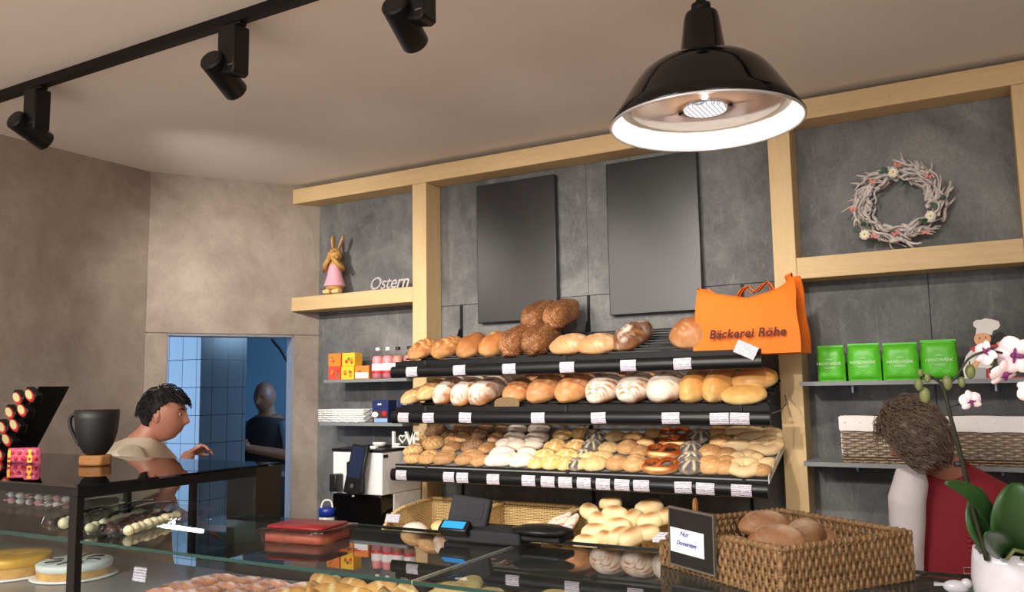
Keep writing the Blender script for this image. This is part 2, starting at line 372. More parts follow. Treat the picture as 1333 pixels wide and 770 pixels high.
# back wall of concrete-look panels: gaps of 4 mm between the boards
bw = MB().box(-3.66, 3.5, D + .012, D + .3, 0, H)
xs = [-3.655, -2.577, -1.787, -.990, -.20, .60, 1.40, 2.2, 3.5]
for a, b in zip(xs[:-1], xs[1:]): bw.box(a + .002, b - .002, D, D + .02, 0, 2.028)
for a, b in ((-3.655, -1.787), (-1.787, .6), (.6, 3.5)): bw.box(a + .001, b - .001, D, D + .02, 2.032, H)
S('wall_back', bw, M['dark_concrete'])
# left wall and the chamfered wall with the doorway to the back room
S('wall_left', MB().box(XL - .14, XL, -3.5, YC + .001, 0, H), M['tan_concrete'])
LB = (Vector((-3.655, D, 0)) - Vector((XL, YC, 0))).length
WB = Matrix(((BD.x, BN.x, 0, XL), (BD.y, BN.y, 0, YC), (0, 0, 1, 0), (0, 0, 0, 1)))     # local x along wall, y out of wall into room
def tB(px, py):   # distance along the chamfered wall of a photo pixel
    d = ray(px, py); t = (Vector((XL, YC, 0)).dot(BN)) / Vector((d.x, d.y, 0)).dot(BN); q = CAM + d * t
    return (Vector((q.x, q.y, 0)) - Vector((XL, YC, 0))).dot(BD)
t0 = tB(217, 440); t1 = tB(383, 440); ZD = 1.905; TH = .13
wc = MB()
wc.box(.002, t0, -TH, 0, 0, ZD, WB).box(t1, LB, -TH, 0, 0, ZD, WB).box(.002, LB, -TH, 0, ZD + .004, H, WB).box(0.002, LB, -TH, -.01, ZD, ZD + .004, WB)
S('wall_corner', wc, M['tan_concrete'])
tj = MB().box(t1 - .012, t1, -TH - .01, -.002, 0, ZD, WB).box(t0, t0 + .012, -TH - .01, -.002, 0, ZD, WB).box(t0, t1, -TH - .01, -.002, ZD - .012, ZD, WB)
S('trim_1', tj, M['jamb'])
# back room seen through the doorway
KY = 4.103; KX = -4.909
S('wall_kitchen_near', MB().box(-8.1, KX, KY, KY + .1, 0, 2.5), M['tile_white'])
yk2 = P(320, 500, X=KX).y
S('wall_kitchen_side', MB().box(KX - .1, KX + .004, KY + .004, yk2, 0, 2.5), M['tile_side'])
S('wall_kitchen_back', MB().box(-8.1, -2.0, 6.9, 7.0, 0, 2.5), M['plain_blue'])
S('wall_kitchen_left', MB().box(-8.2, -8.1, .5, 7.0, 0, 2.5), M['plain_blue'])
S('wall_kitchen_right', MB().box(-2.4, -2.3, D + .3, 6.9, 0, 2.5), M['plain_blue'])
S('wall_kitchen_front', MB().box(-8.1, XL - .14, .4, .5, 0, 2.5), M['plain_blue'])
S('ceiling_kitchen', MB().box(-8.2, -4.34, .4, 7.0, 2.5, 2.6).box(-4.34, -2.3, 4.3, 7.0, 2.5, 2.6), M['plain_blue'])
# ================================================================== TIMBER FRAME
YF = 3.807; DB = D - .003
def timber(name, x0, x1, z0, z1, m, label, cat, left_cut=False, y0=YF):
    mb = MB()
    if left_cut:   # left end meets the chamfered wall
        xf0 = XL + (y0 - YC) * BD.x / BD.y + .004; xb0 = XL + (DB - YC) * BD.x / BD.y + .004
        mb.prism([(xf0, y0), (x1, y0), (x1, DB), (xb0, DB)], z0, z1)
    else: mb.box(x0, x1, y0, DB, z0, z1)
    o = mb.build(name, m, bevel=.003); tag(o, label, cat); return o
timber('timber_beam', 0, 2.2, 2.731, 2.825, M['beam'], 'long pale spruce beam running along the top of the dark wall', 'beam', True)
timber('timber_beam', 0, -2.813, 2.052, 2.138, M['beam'], 'short pale spruce beam shelf carrying the rabbit figure', 'beam', True)
timber('timber_post', -2.812, -2.716, 0, 2.730, M['post'], 'pale spruce post left of the bread shelves', 'post')
timber('timber_post', -.808, -.710, 0, 2.730, M['post'], 'pale spruce post right of the bread shelves, behind the orange bag', 'post')
timber('timber_post', .154, .250, 0, 2.730, M['post'], 'pale spruce post cut off by the right edge of the picture', 'post')
timber('timber_beam', -.709, .153, 2.014, 2.109, M['beam'], 'pale spruce crossbeam under the wreath on the right', 'beam')
# black slotted rails that carry the shelves, and the two screens
for x, w in ((-2.577, 'left'), (-1.787, 'middle'), (-.990, 'right')):
    o = MB().box(x - .006, x + .006, D - .012, D - .001, .3, 2.03).build('wall_rail', M['black_metal'])
    tag(o, {'left': 'thin black wall rail behind the left part of the bread shelves', 'middle': 'thin black wall rail between the two black screens', 'right': 'thin black wall rail beside the orange bag'}[w], 'rail')
for (x0, x1, z0, z1), w in (((-2.443, -1.949, 1.915, 2.692), 'left'), ((-1.652, -1.170, 1.914, 2.700), 'right')):
    r = tag(empty('menu_screen', ((x0 + x1) / 2, D, z0)), 'blank black screen hanging upright on the wall, the %s one of two' % w, 'screen'); w2 = (x1 - x0) / 2; h = z1 - z0
    MB().box(-w2, w2, -.045, -.012, 0, h).build('screen_panel', M['tv'], r, bevel=.004)
    MB().box(-w2 + .08, w2 - .08, -.012, -.001, .1, h - .1).build('wall_bracket', M['black_metal'], r)
# ================================================================== PENDANT LAMP
LC = P(919, 161, D=1.9); RL = .215
r = tag(empty('pendant_lamp', LC), 'black enamel dome pendant lamp with white inside over the counter', 'lamp')
prof = [(RL, 0), (RL + .003, .004), (RL - .018, .036), (RL - .042, .074), (.156, .100), (.140, .120), (.117, .137), (.088, .148), (.060, .153), (.052, .165), (.041, .245), (.038, .258), (.0365, .262), (.0, .264)]
inn = [(RL - .002, .001), (RL - .022, .035), (RL - .046, .072), (.150, .098), (.115, .130), (.06, .142), (0, .142)]
MB().lathe(prof, 64, cap=.01).build('lamp_shade', M['black_gloss'], r, smooth=True)
MB().lathe(inn, 64, cap=.01).build('inner_reflector', M['white_enamel'], r, smooth=True)
MB().tube([(RL * math.cos(a * PI / 32), RL * math.sin(a * PI / 32), 0) for a in range(64)], .0035, 6, closed=True).build('rim', M['silver'], r, smooth=True)
gd = NT('lamp_cover_glass'); b_ = gd.bsdf(rgb(150, 132, 124), .08, .3, None, .8); M['lamp_cover'] = gd.m
MB().lathe([(0, .036), (RL - .048, .036), (RL - .048, .039), (0, .039)], 64).build('cover_glass', M['lamp_cover'], r, smooth=False)
lg = NT('led_grid'); vv = lg.coord('Object', (1, 1, 1)); ck = lg.n('ShaderNodeTexVoronoi', distance='CHEBYCHEV'); ck.inputs['Randomness'].default_value = 0; lg.l(vv, ck.inputs['Vector']); ck.inputs['Scale'].default_value = 95
e = lg.n('ShaderNodeEmission'); lg.l(lg.ramp(ck.outputs['Distance'], [(.3, (1, .96, .92, 1)), (.48, (.25, .25, .3, 1))]), e.inputs[0]); e.inputs[1].default_value = 1.3; lg.l(e.outputs[0], lg.out.inputs[0]); M['led_grid'] = lg.m
MB().lathe([(0, .030), (.047, .030), (.049, .036), (0, .036)], 40).build('led_module', M['led_grid'], r)
for s_ in (-1, 1): MB().box(s_ * .058 - .004, s_ * .058 + .004, -.004, .004, .030, .036).build('led_clip', M['black_metal'], r)
mb = MB().tube([(0, 0, .262), (0, 0, .284)], .022, 16)
for k in range(4): mb.ball(0, 0, .294 + k * .012, .012, .006 if k % 2 else .012, .009, 8)
mb.build('cable_grip', M['black_metal'], r, smooth=True)
MB().tube([(0, 0, .26), (.004, 0, .45), (0, 0, H - LC.z - .03)], .0045, 8).build('cable', M['black_plastic'], r)
MB().lathe([(.05, H - LC.z - .03), (.055, H - LC.z - .001)], 24).build('ceiling_rose', M['black_metal'], r)
# ================================================================== TRACK AND SPOTLIGHTS
YT = 1.925
o = MB().box(-4.15, 3.2, YT - .018, YT + .018, H - .036, H - .001).build('lighting_track', M['black_metal']); tag(o, 'long black lighting track running under the ceiling', 'track')
def spot(px, which, aim, power=90, x=None, YT=YT, cone=85):
    x = P(px, 60, Y=YT).x if x is None else x
    r = tag(empty('track_spotlight', (x, YT, H - .036)), 'black cylindrical track spotlight, ' + which, 'spotlight')
    MB().box(-.045, .045, -.016, .016, -.012, 0).build('track_adapter', M['black_plastic'], r, bevel=.002)
    hs = MB(); hs.prism([(-.042, 0), (.042, 0), (.042, -.168), (.025, -.176), (-.025, -.166), (-.042, -.150)], -.034, .034, xf((0, 0, -.012), (PI / 2, 0, 0)))
    h_ = hs.build('driver_housing', M['black_satin'], r, bevel=.006)
    MB().box(.012, .034, -.0352, -.034, -.160, -.156).build('maker_mark', M['steel'], h_)
    d = (Vector(aim) - Vector((x, YT, H - .19))).normalized()
    q = d.to_track_quat('-Z', 'Y'); hd = empty('lamp_head_joint') if False else None
    mat_ = Matrix.Translation(Vector((-.058, .008, -.165))) @ q.to_matrix().to_4x4()
    hm = MB().lathe([(0, .078), (.036, .078), (.042, .071), (.043, -.080), (.041, -.084), (.037, -.084), (.037, -.064), (0, -.064)], 32, mat_)
    o = hm.build('lamp_head', M['black_satin'], r, smooth=False, bevel=.002)
    MB().lathe([(0, -.0655), (.0365, -.0655), (.0365, -.0642), (0, -.0642)], 24, mat_).build('lens', M['lamp_led'], o)
    MB().tube([(-.03, .004, -.13), (.0, .004, -.13)], .012, 12).build('swivel_joint', M['black_plastic'], r)
    L = bpy.data.lights.new('spot_light', 'SPOT'); L.energy = power; L.color = (1.0, .92, .82); L.spot_size = math.radians(cone); L.spot_blend = 1.0 if cone > 60 else .7; L.shadow_soft_size = .03
    lo = bpy.data.objects.new('spot_light', L); col.objects.link(lo); lo.parent = r; lo.matrix_local = mat_ @ Matrix.Translation((0, 0, -.088))
    return r
spot(52, 'leftmost of the three in view', (-3.55, 3.8, 1.95), 110)
spot(304, 'middle of the three in view', (-2.6, 3.9, 1.75), 60)
spot(545, 'rightmost of the three, cut by the top edge', (-1.75, 3.9, 1.75), 65)
for i, (px, aim, pw) in enumerate(((905, (-1.3, 3.9, 1.7), 55), (960, (-.35, D, 1.9), 22), (1300, (.5, D, 1.7), 14))):
    spot(px, ['fourth along the track, above the picture', 'fifth along the track, above the picture', 'sixth along the track, above the picture'][i], aim, pw)
YT2 = -.35
o = MB().box(-4.15, 3.2, YT2 - .018, YT2 + .018, H - .036, H - .001).build('lighting_track', M['black_metal']); tag(o, 'added black lighting track behind the camera, unseen, for low light on the bread shelves', 'track')  # added track out of view, its spots throw low light onto the shelves
for x, aim, pw, wd_ in ((-3.1, (-2.6, 3.7, 1.25), 180, 'first'), (-2.1, (-2.0, 3.7, 1.2), 205, 'second'), (-1.3, (-1.35, 3.7, 1.2), 205, 'third')):
    spot(0, wd_ + ' on the added, unseen rear track', aim, pw, x=x, YT=YT2, cone=38)
# ================================================================== LIGHTS OF THE ROOM
def area(name, loc, aim, sx, sy, e, c):
    L = bpy.data.lights.new(name, 'AREA'); L.shape = 'RECTANGLE'; L.size = sx; L.size_y = sy; L.energy = e; L.color = c
    o = bpy.data.objects.new(name, L); col.objects.link(o); o.location = loc
    o.rotation_euler = (Vector(aim) - Vector(loc)).to_track_quat('-Z', 'Y').to_euler(); return o
area('shop_window_fill', (-.2, -3.45, 1.5), (-.2, 0, 1.5), 6.0, 1.9, 62, (.92, .96, 1))  # added fill, standing for daylight through the unseen shop window
area('ceiling_fill_light', (-2.0, -1.2, 2.84), (-2.0, -1.2, 0), 1.6, 1.0, 230, (1, .95, .9))  # this and the next: added lamps out of view, their bounce brightens the ceiling
area('ceiling_fill_light', (1.4, -1.2, 2.84), (1.4, -1.2, 0), 1.6, 1.0, 110, (1, .92, .84))
area('kitchen_window_daylight', (-6.3, 1.2, 1.7), (-5.6, 4.1, 1.5), 1.6, 1.4, 85, (.45, .70, 1.0))
area('kitchen_back_fill', (-3.6, 5.6, 2.3), (-5.6, 6.9, 1.5), .8, .6, 55, (.45, .72, 1.0))  # added fill light that brightens the blue back wall
L = bpy.data.lights.new('pendant_light', 'POINT'); L.energy = 3.2; L.color = (1, .95, .88); L.shadow_soft_size = .008
o = bpy.data.objects.new('pendant_light', L); col.objects.link(o); o.location = LC + Vector((0, 0, .021))
w = bpy.data.worlds.new('world'); bpy.context.scene.world = w; w.use_nodes = True
w.node_tree.nodes['Background'].inputs[0].default_value = (.75, .85, 1, 1); w.node_tree.nodes['Background'].inputs[1].default_value = .35
# camera
cd = bpy.data.cameras.new('camera'); co = bpy.data.objects.new('camera', cd); col.objects.link(co)
cd.sensor_fit = 'HORIZONTAL'; cd.sensor_width = 36; cd.lens = FPX * 36 / 1333; cd.clip_start = .05
mt = Matrix((RR, UU, -FF)).transposed().to_4x4(); mt.translation = CAM; co.matrix_world = mt
bpy.context.scene.camera = co
sc = bpy.context.scene; sc.view_settings.view_transform = 'Standard'; sc.view_settings.look = 'None'; sc.view_settings.gamma = 1; sc.view_settings.use_curve_mapping = False
sc.view_settings.exposure = 0
# ================================================================== THE THREE BREAD SHELVES
X0, X1 = -2.690, -.800; YFR = 3.45; TS = math.tan(math.radians(20)); YT0 = YFR + .022
SH = {1: 1.617, 2: 1.386, 3: 1.098}                       # underside of each front fascia
def zt(k, y): return SH[k] + .074 + (y - YT0) * TS       # tray surface height
tagpx = {1: [(535.7, 18), (597.7, 19), (662.4, 20), (737.8, 21), (817.7, 22), (888.6, 24)],
         2: [(524.6, 17), (557.3, 18), (605, 19), (700, 20), (779, 21), (873, 24), (936.5, 25), (962.5, 25)],
         3: [(522, 17), (584, 17), (602, 18), (642, 19), (688, 20), (713, 20), (736, 20), (760, 20), (785, 20), (809.5, 21), (835, 22), (889.5, 23), (918, 24), (965, 26)]}
slabel = {1: 'top black slatted bread shelf with curved fascia and big loaves', 2: 'middle black bread shelf with curved fascia and floury loaves', 3: 'lowest black bread shelf with curved fascia, full of rolls'}
def shelf(k):
    zb = SH[k]; x1 = X1 + (0.022 if k == 2 else 0)
    r = tag(empty('bread_shelf', (0, 0, 0)), slabel[k], 'shelf', 'black bread shelves on the dark wall')
    pr = [(YFR + .012, zb), (YFR + .003, zb + .006), (YFR - .003, zb + .02), (YFR - .003, zb + .038), (YFR + .004, zb + .054), (YFR + .016, zb + .06), (YFR + .022, zb + .058), (YFR + .022, zb)]
    MX = Matrix(((0, 0, 1, 0), (1, 0, 0, 0), (0, 1, 0, 0), (0, 0, 0, 1)))
    f = MB().prism(pr, X0, x1, MX).build('fascia', M['black_satin'], r)
    for p in f.data.polygons: p.use_smooth = True
    f.data.set_sharp_from_angle(angle=.9)
    for px, w in tagpx[k]:
        c = P(px, 0, Y=YFR - .004); wx = w / 2 / FPX * (RR.x * 0 + 1) * (Vector((c.x, c.y, 0)).length) / .86 * .84
        gx = c.x; py = CY; 
        cc = P(px, (480, 545, 640)[k - 1], Y=YFR - .004); gx = cc.x
        t = MB(); n = 5; vs = []
        for i in range(n + 1):
            z = .007 + i * .0095; yy = -.0055 + .006 * ((i - n / 2) / (n / 2)) ** 2
            for s_ in (-1, 1): vs += [(s_ * wx, yy, z), (s_ * wx, yy + .0012, z)]
        fs = []
        for i in range(n):
            a = i * 4; fs += [(a, a + 2, a + 6, a + 4), (a + 1, a + 5, a + 7, a + 3), (a, a + 4, a + 5, a + 1), (a + 2, a + 3, a + 7, a + 6)]
        fs += [(0, 1, 3, 2), (n * 4, n * 4 + 2, n * 4 + 3, n * 4 + 1)]
        t.add(vs, fs).build('price_tag', M['tag'], r, smooth=False, loc=(gx, YFR - .001, zb + rnd.uniform(-.001, .001)), rot=(0, rnd.uniform(-.03, .03), 0))
    lip = MB().box(X0 + .012, x1 - .004, YFR + .024, YFR + .03, zb + .05, zb + .083)
    lip.box(X0 + .012, x1 - .004, YFR + .022, YFR + .05, zb + .048, zb + .053); lip.build('front_lip', M['black_metal'], r, bevel=.001)
    for xx in (P(549, 0, Y=YFR).x, P(722, 0, Y=YFR).x, P(938, 0, Y=YFR).x):
        MB().box(xx - .007, xx + .007, YFR + .018, YFR + .031, zb + .06, zb + .086).build('lip_clip', M['grey_plastic'], r)
    if k < 3:
        n = 11
        for i in range(n):
            y = YT0 + .012 + i * .038; z = zt(k, y) - .006
            MB().box(X0 + .02, x1 - .02, y - .0045, y + .0045, z - .004, z + .004).build('slat', M['black_metal'], r)
    else:
        mb = MB(); a = (YT0, zt(k, YT0) - .006); b = (3.90, zt(k, 3.90) - .006)
        mb.add([(X0 + .01, a[0], a[1]), (x1, a[0], a[1]), (x1, b[0], b[1]), (X0 + .01, b[0], b[1]), (X0 + .01, a[0], a[1] + .005), (x1, a[0], a[1] + .005), (x1, b[0], b[1] + .005), (X0 + .01, b[0], b[1] + .005)],
               [(0, 3, 2, 1), (4, 5, 6, 7), (0, 1, 5, 4), (1, 2, 6, 5), (2, 3, 7, 6), (3, 0, 4, 7)]); mb.build('tray', M['tray'], r)
        mb = MB(); xe = x1
        mb.add([(xe, a[0], a[1] - .01), (xe + .003, a[0], a[1] - .01), (xe + .003, b[0], b[1] - .01), (xe, b[0], b[1] - .01), (xe, a[0], a[1] + .02), (xe + .003, a[0], a[1] + .02), (xe + .003, b[0], b[1] + .03), (xe, b[0], b[1] + .03)],
               [(0, 3, 2, 1), (4, 5, 6, 7), (0, 1, 5, 4), (1, 2, 6, 5), (2, 3, 7, 6), (3, 0, 4, 7)]); mb.build('tray_side', M['white_gloss'], r)
    for xb in (-2.577, -1.787, -.990):       # arm from the wall rail under the tray
        mb = MB(); pts = [(YFR + .03, zb + .045), (YFR + .05, zb + .03), (3.93, zt(k, 3.93) - .07), (3.945, zt(k, 3.93) - .09), (3.945, zt(k, 3.93) + .03), (3.93, zt(k, 3.93) + .035), (3.90, zt(k, 3.90) - .013), (YFR + .03, zt(k, YFR + .03) - .013)]
        mb.prism(pts, xb - .003, xb + .003, MX); mb.build('bracket', M['black_metal'], r)
    if k == 2:
        MB().tube([(x1 + .002, YFR + .03, zb + .05), (x1 + .03, YFR + .06, zb + .06), (x1 + .03, YFR + .2, zb + .09), (x1 + .002, YFR + .3, zb + .12)], .003, 6).build('side_wire', M['steel'], r)
    return r
for k in (1, 2, 3): shelf(k)
# ================================================================== BREAD SHAPES
def bread(name, mat, L, W, Hh, cut=None, e1=1.0, e2=.9, lump=.03, seed=0, nu=36, nv=28, flat=.42, bend=0, rot_poles=False):
    """closed baked body, long axis x, resting on z=0; cut(x,y,up)->(groove,mask)"""
    mb = MB(); vs = []; cs = []; sg = lambda v, p: math.copysign(abs(v) ** p, v)
    for i in range(nu + 1):
        a = PI * i / nu; cx_ = -sg(math.cos(a), e1); sr = max(0, math.sin(a)) ** e2
        for j in range(nv):
            b = 2 * PI * j / nv; cy_ = sr * sg(math.cos(b), e1 if e1 < .9 else 1); cz_ = sr * sg(math.sin(b), .85)
            up = max(0, cz_); g, m_ = cut(cx_, cy_, up) if cut else (0, 0)
            k = 1 + lump * 2.2 * noise.noise(Vector((cx_ * 1.8 + seed * 7.3, cy_ * 1.6, cz_ * 1.6 + seed))) + lump * .5 * noise.noise(Vector((cx_ * 6 + seed, cy_ * 6, cz_ * 6)))
            x = cx_ * k * L / 2; y = cy_ * k * W / 2 + bend * (cx_ ** 2); z = cz_ * k
            z = z * Hh * (1 - flat) / (1.0) if z > 0 else z * Hh * flat * .9
            if z < -Hh * flat * .62: z = -Hh * flat * .62 + (z + Hh * flat * .62) * .15
            z -= g * Hh * (.3 + .7 * up)
            vs.append((x, y, z)); cs.append(min(1, max(0, m_)))
        if i in (0, nu): pass
    fs = []
    for i in range(nu):
        for j in range(nv):
            j2 = (j + 1) % nv; fs.append((i * nv + j, i * nv + j2, (i + 1) * nv + j2, (i + 1) * nv + j))
    zm = min(v[2] for v in vs); vs = [(x, y, z - zm) for x, y, z in vs]
    mb.add(vs, fs, cs); me = mb.mesh(name, True, mat, True); me['h'] = max(v[2] for v in vs); return me
def gauss(x, w): return math.exp(-(x / w) ** 2)
def fr(x): return x - math.floor(x)
def diag(n, sl=.35, w=.13, d=.12):
    def f(x, y, up):
        s_ = (x * .5 + y * sl) * n; g = gauss(fr(s_) - .5, w) * min(1, up * 2.2) * (1 - abs(x) ** 5); return g * d, g * 1.1
    return f
def longcut(w=.16, d=.08):
    def f(x, y, up):
        g = gauss(y + .12 * math.sin(x * 3), w) * min(1, up * 2) * (1 - abs(x) ** 4); return g * d, g
    return f
def star(n, w=.1, d=.12, sw=.9, mk=1.0):
    def f(x, y, up):
        r = math.hypot(x, y); a = math.atan2(y, x) + r * sw; g = gauss(fr(a * n / 2 / PI) - .5, w / max(.25, r)) * min(1, up * 3) * min(1, r * 3); return g * d, g * mk
    return f
def fan(x, y, up):
    a = math.atan2(y, x + 1.1); g = gauss(fr(a * 5.2) - .5, .16) * min(1, up * 2.5); return g * .16, g
def cross(x, y, up):
    g = max(gauss(y - .1 * x, .10), gauss(x, .07), gauss(abs(x) - .5, .05)) * min(1, up * 2) * (1 - min(1, math.hypot(x, y)) ** 5); return g * .07, g
def cracks(sd):
    def f(x, y, up):
        v = abs(noise.noise(Vector((x * 2.2 + sd, y * 2.2, sd)))); g = gauss(v, .055) * min(1, up * 2); return g * .05, g
    return f
def rings(n=14):
    def f(x, y, up):
        g = gauss(fr((x + .18 * y * y) * n * .5) - .5, .2) * min(1, up * 2); h = gauss(y - .35 * x, .09) * min(1, up * 2); return h * .07 + g * .012, max(g * 1.3, h * 1.2)
    return f
BM = {}
def reg(key, n, *a, **k):
    BM[key] = [bread(key, *a, seed=s_ + hash_(key), **k) for s_ in range(n)]
def hash_(s_): return sum(ord(c) * (i + 1) for i, c in enumerate(s_)) % 97
reg('loaf_slashed', 2, M['crust_brown'], .25, .125, .115, cut=diag(5, .9))
reg('loaf_smooth', 2, M['crust_brown'], .24, .13, .12, cut=longcut(.05, .01))
reg('loaf_seeded', 2, M['crust_seed'], .28, .125, .135, cut=longcut(.2, .12), e1=.55, e2=.75, lump=.05)
reg('loaf_round_flour', 2, M['crust_dusty'], .20, .165, .095, cut=cracks(3.1), e2=1)
reg('loaf_dark', 1, M['crust_dark'], .27, .13, .125, cut=diag(3, .5, .1), lump=.06)
reg('loaf_cob', 1, M['crust_red'], .21, .18, .145, cut=cracks(8.3))
reg('loaf_pale', 1, M['crust_pale'], .24, .115, .09, cut=diag(4, .6))
reg('loaf_striped', 2, M['crust_flour'], .27, .105, .125, cut=diag(6, .3, .12), e1=.8)
reg('loaf_square', 2, M['crust_flour'], .26, .11, .115, cut=cracks(5.5), e1=.5, e2=.6)
reg('loaf_round_gold', 1, M['crust_red'], .26, .15, .115, cut=diag(4, .7, .1))
reg('loaf_twist', 2, M['crust_red'], .30, .155, .14, cut=diag(5, .9, .14, .1))
reg('loaf_white', 3, M['crust_white'], .28, .165, .135, cut=rings(16))
reg('loaf_white_cross', 1, M['crust_white'], .26, .165, .14, cut=cross)
reg('loaf_gold', 2, M['crust_gold'], .26, .115, .135, cut=longcut(.1, .06), e1=.8)
reg('loaf_oval', 1, M['crust_gold'], .20, .16, .10)
reg('loaf_yellow', 1, M['roll_gold'], .19, .15, .075)
reg('roll_seeded', 3, M['roll_seed'], .105, .07, .055, cut=longcut(.12, .06), nu=20, nv=16, lump=.05)
reg('roll_grain', 2, M['roll_grain'], .105, .07, .055, nu=20, nv=16, lump=.05)
reg('roll_fan', 2, M['roll_fan'], .10, .075, .06, cut=fan, nu=32, nv=24)
reg('roll_flour', 3, M['roll_flour'], .105, .075, .052, cut=longcut(.2, .05), nu=20, nv=16, lump=.04)
reg('roll_cheese', 2, M['roll_gold'], .095, .09, .05, cut=star(5), nu=26, nv=24)
reg('roll_pale', 2, M['roll_pale'], .09, .085, .046, cut=star(5, .06, .05, 1.2, .5), nu=24, nv=20)
reg('roll_tan', 2, M['roll_tan'], .088, .082, .05, cut=longcut(.08, .04), nu=20, nv=16)
reg('roll_poppy', 2, M['roll_poppy'], .092, .09, .055, cut=star(7, .10, .1, .5), nu=30, nv=28)
reg('roll_plain', 2, M['roll_tan'], .084, .08, .052, nu=18, nv=16)
reg('roll_long', 2, M['bagel'], .125, .065, .05, nu=20, nv=16, lump=.04, bend=.008)
reg('baguette', 2, M['crust_white'], .2, .055, .05, cut=diag(3, .25, .12), nu=28, nv=18)
reg('milk_roll', 3, M['crust_milk'], .11, .068, .06, cut=lambda x, y, up: (0, min(1, max(0, 1.25 - 1.5 * gauss(math.hypot(x, y), .62) * min(1, up * 1.6)))), nu=20, nv=16, e1=.8)
reg('pastry_sugar', 3, M['sugar'], .135, .055, .045, cut=diag(3, .4, .15, .12), nu=22, nv=14, lump=.08, e1=.75)
reg('biscuit', 2, M['cookie'], .085, .07, .025, nu=18, nv=14)
def torus_bread(name, mat, R_, r_, gap=0, sd=0, flat=.75):
    mb = MB(); n = 40; pts = []; rr = []
    for i in range(n):
        a = 2 * PI * i / n; pts.append((R_ * math.cos(a), R_ * .93 * math.sin(a), r_ * flat)); rr.append(r_ * (1 + .10 * math.sin(a * 2 + sd) + .06 * math.sin(a * 5 + sd)))
    mb.tube(pts, rr, 12, closed=True, flat=1); mb.v = [(x, y, (z - r_ * flat) * flat + r_ * flat) for x, y, z in mb.v]
    me = mb.mesh(name, True, mat, True); me['h'] = r_ * 1.5; return me
BM['bagel'] = [torus_bread('bagel', M['bagel'], .036, .023), torus_bread('bagel', M['bagel'], .034, .022, sd=2)]
def pretzel_mesh():
    pts = []; rr = []; N = 72
    for i in range(N + 1):
        t = -1 + 2 * i / N; a = t * PI * 1.18
        if abs(t) < .72:
            w = t / .72 * PI * .80; x = .078 * math.sin(w); y = -.058 * math.cos(w) ; z = .016
        else:
            s_ = (abs(t) - .72) / .28; sg = 1 if t > 0 else -1; w = sg * PI * .80
            x0 = .078 * math.sin(w); y0 = -.058 * math.cos(w); x1 = -sg * .034; y1 = -.050
            x = x0 + (x1 - x0) * s_; y = y0 + (y1 - y0) * s_ - .006 * math.sin(s_ * PI); z = .016 + .020 * math.sin(min(1, s_ * 1.5) * PI) * (1 if sg > 0 else .55) + .008 * s_
        pts.append((x, y, z)); rr.append(.0185 - .0105 * abs(t) ** 1.6)
    mb = MB(); mb.tube(pts, rr, 12)
    cs = [min(1, .0 + 1.2 * gauss((v[1] + .072) / .013, 1) * (1 if v[2] > .02 else 0)) for v in mb.v]; mb.c = cs
    me = mb.mesh('pretzel', True, M['pretzel'], True); me['h'] = .04; return me
BM['pretzel'] = [pretzel_mesh()]
def putbread(key, name, loc, yaw, tilt=20, scale=1.0, label=None, cat='bread', group=None, roll=0, i=None):
    me = BM[key][(i if i is not None else rnd.randrange(9)) % len(BM[key])]
    o = bpy.data.objects.new(name, me); col.objects.link(o)
    mt = Matrix.Rotation(math.radians(tilt), 4, 'X') @ Matrix.Rotation(yaw, 4, 'Z') @ Matrix.Rotation(math.radians(roll), 4, 'X')
    o.matrix_world = Matrix.Translation(loc) @ mt @ Matrix.Scale(scale, 4)
    return tag(o, label, cat, group)
def loaf(k, key, px, width, name, label, L=None, yaw=90, dy=0, lift=0, sc=1.0, py=None, group=None, i=0, roll=0, tilt=20):
    py = py or (470, 531)[k - 1]; me = BM[key][0]
    ln = max(abs((me.vertices[q].co.x)) for q in range(0, len(me.vertices), 7)) if L is None else L
    y = YT0 + .008 + (ln * sc * abs(math.sin(math.radians(yaw))) + .06 * sc * abs(math.cos(math.radians(yaw)))) * math.cos(math.radians(20)) + dy
    c = P(px, py, Y=YT0 + .04); x = c.x + 0; z = zt(k, y) + lift
    return putbread(key, name, (x, y, z), math.radians(yaw), tilt, sc, label, 'bread', group, roll, i)
# top shelf, left to right
loaf(1, 'loaf_slashed', 542, 33, 'bread_loaf', 'slashed brown loaf at the left end of the top bread shelf', yaw=80, sc=.86)
loaf(1, 'loaf_slashed', 572, 34, 'bread_loaf', 'slashed brown loaf second from left on the top bread shelf', yaw=84, sc=.92, i=1)
loaf(1, 'loaf_smooth', 605, 34, 'bread_loaf', 'smooth brown loaf third from left on the top bread shelf', sc=.98)
loaf(1, 'loaf_smooth', 635, 32, 'bread_loaf', 'smooth light brown loaf just left of the oat covered loaves, top shelf', sc=.98, i=1)
loaf(1, 'loaf_seeded', 664, 34, 'seeded_loaf', 'oat covered loaf lying lowest left in the pile of four seeded loaves', sc=1.0)
loaf(1, 'loaf_seeded', 694, 44, 'seeded_loaf', 'oat covered loaf lying lowest right in the pile of four seeded loaves', sc=1.05, i=1)
loaf(1, 'loaf_seeded', 676, 34, 'seeded_loaf', 'oat covered loaf on the upper left of the pile of four seeded loaves', sc=.98, dy=.13, lift=.085, i=1)
loaf(1, 'loaf_seeded', 706, 34, 'seeded_loaf', 'oat covered loaf on the upper right of the pile of four seeded loaves', sc=.98, dy=.13, lift=.085)
loaf(1, 'loaf_round_flour', 738, 44, 'bread_loaf', 'low floury round loaf right of the seeded loaves on the top shelf', yaw=20)
loaf(1, 'loaf_round_flour', 776, 46, 'bread_loaf', 'low light brown round loaf beside the tall dark loaf, top shelf', yaw=10, i=1)
loaf(1, 'loaf_dark', 815, 40, 'bread_loaf', 'tall dark loaf with floury stripes lying lengthwise on the top shelf', yaw=78, sc=1.0)
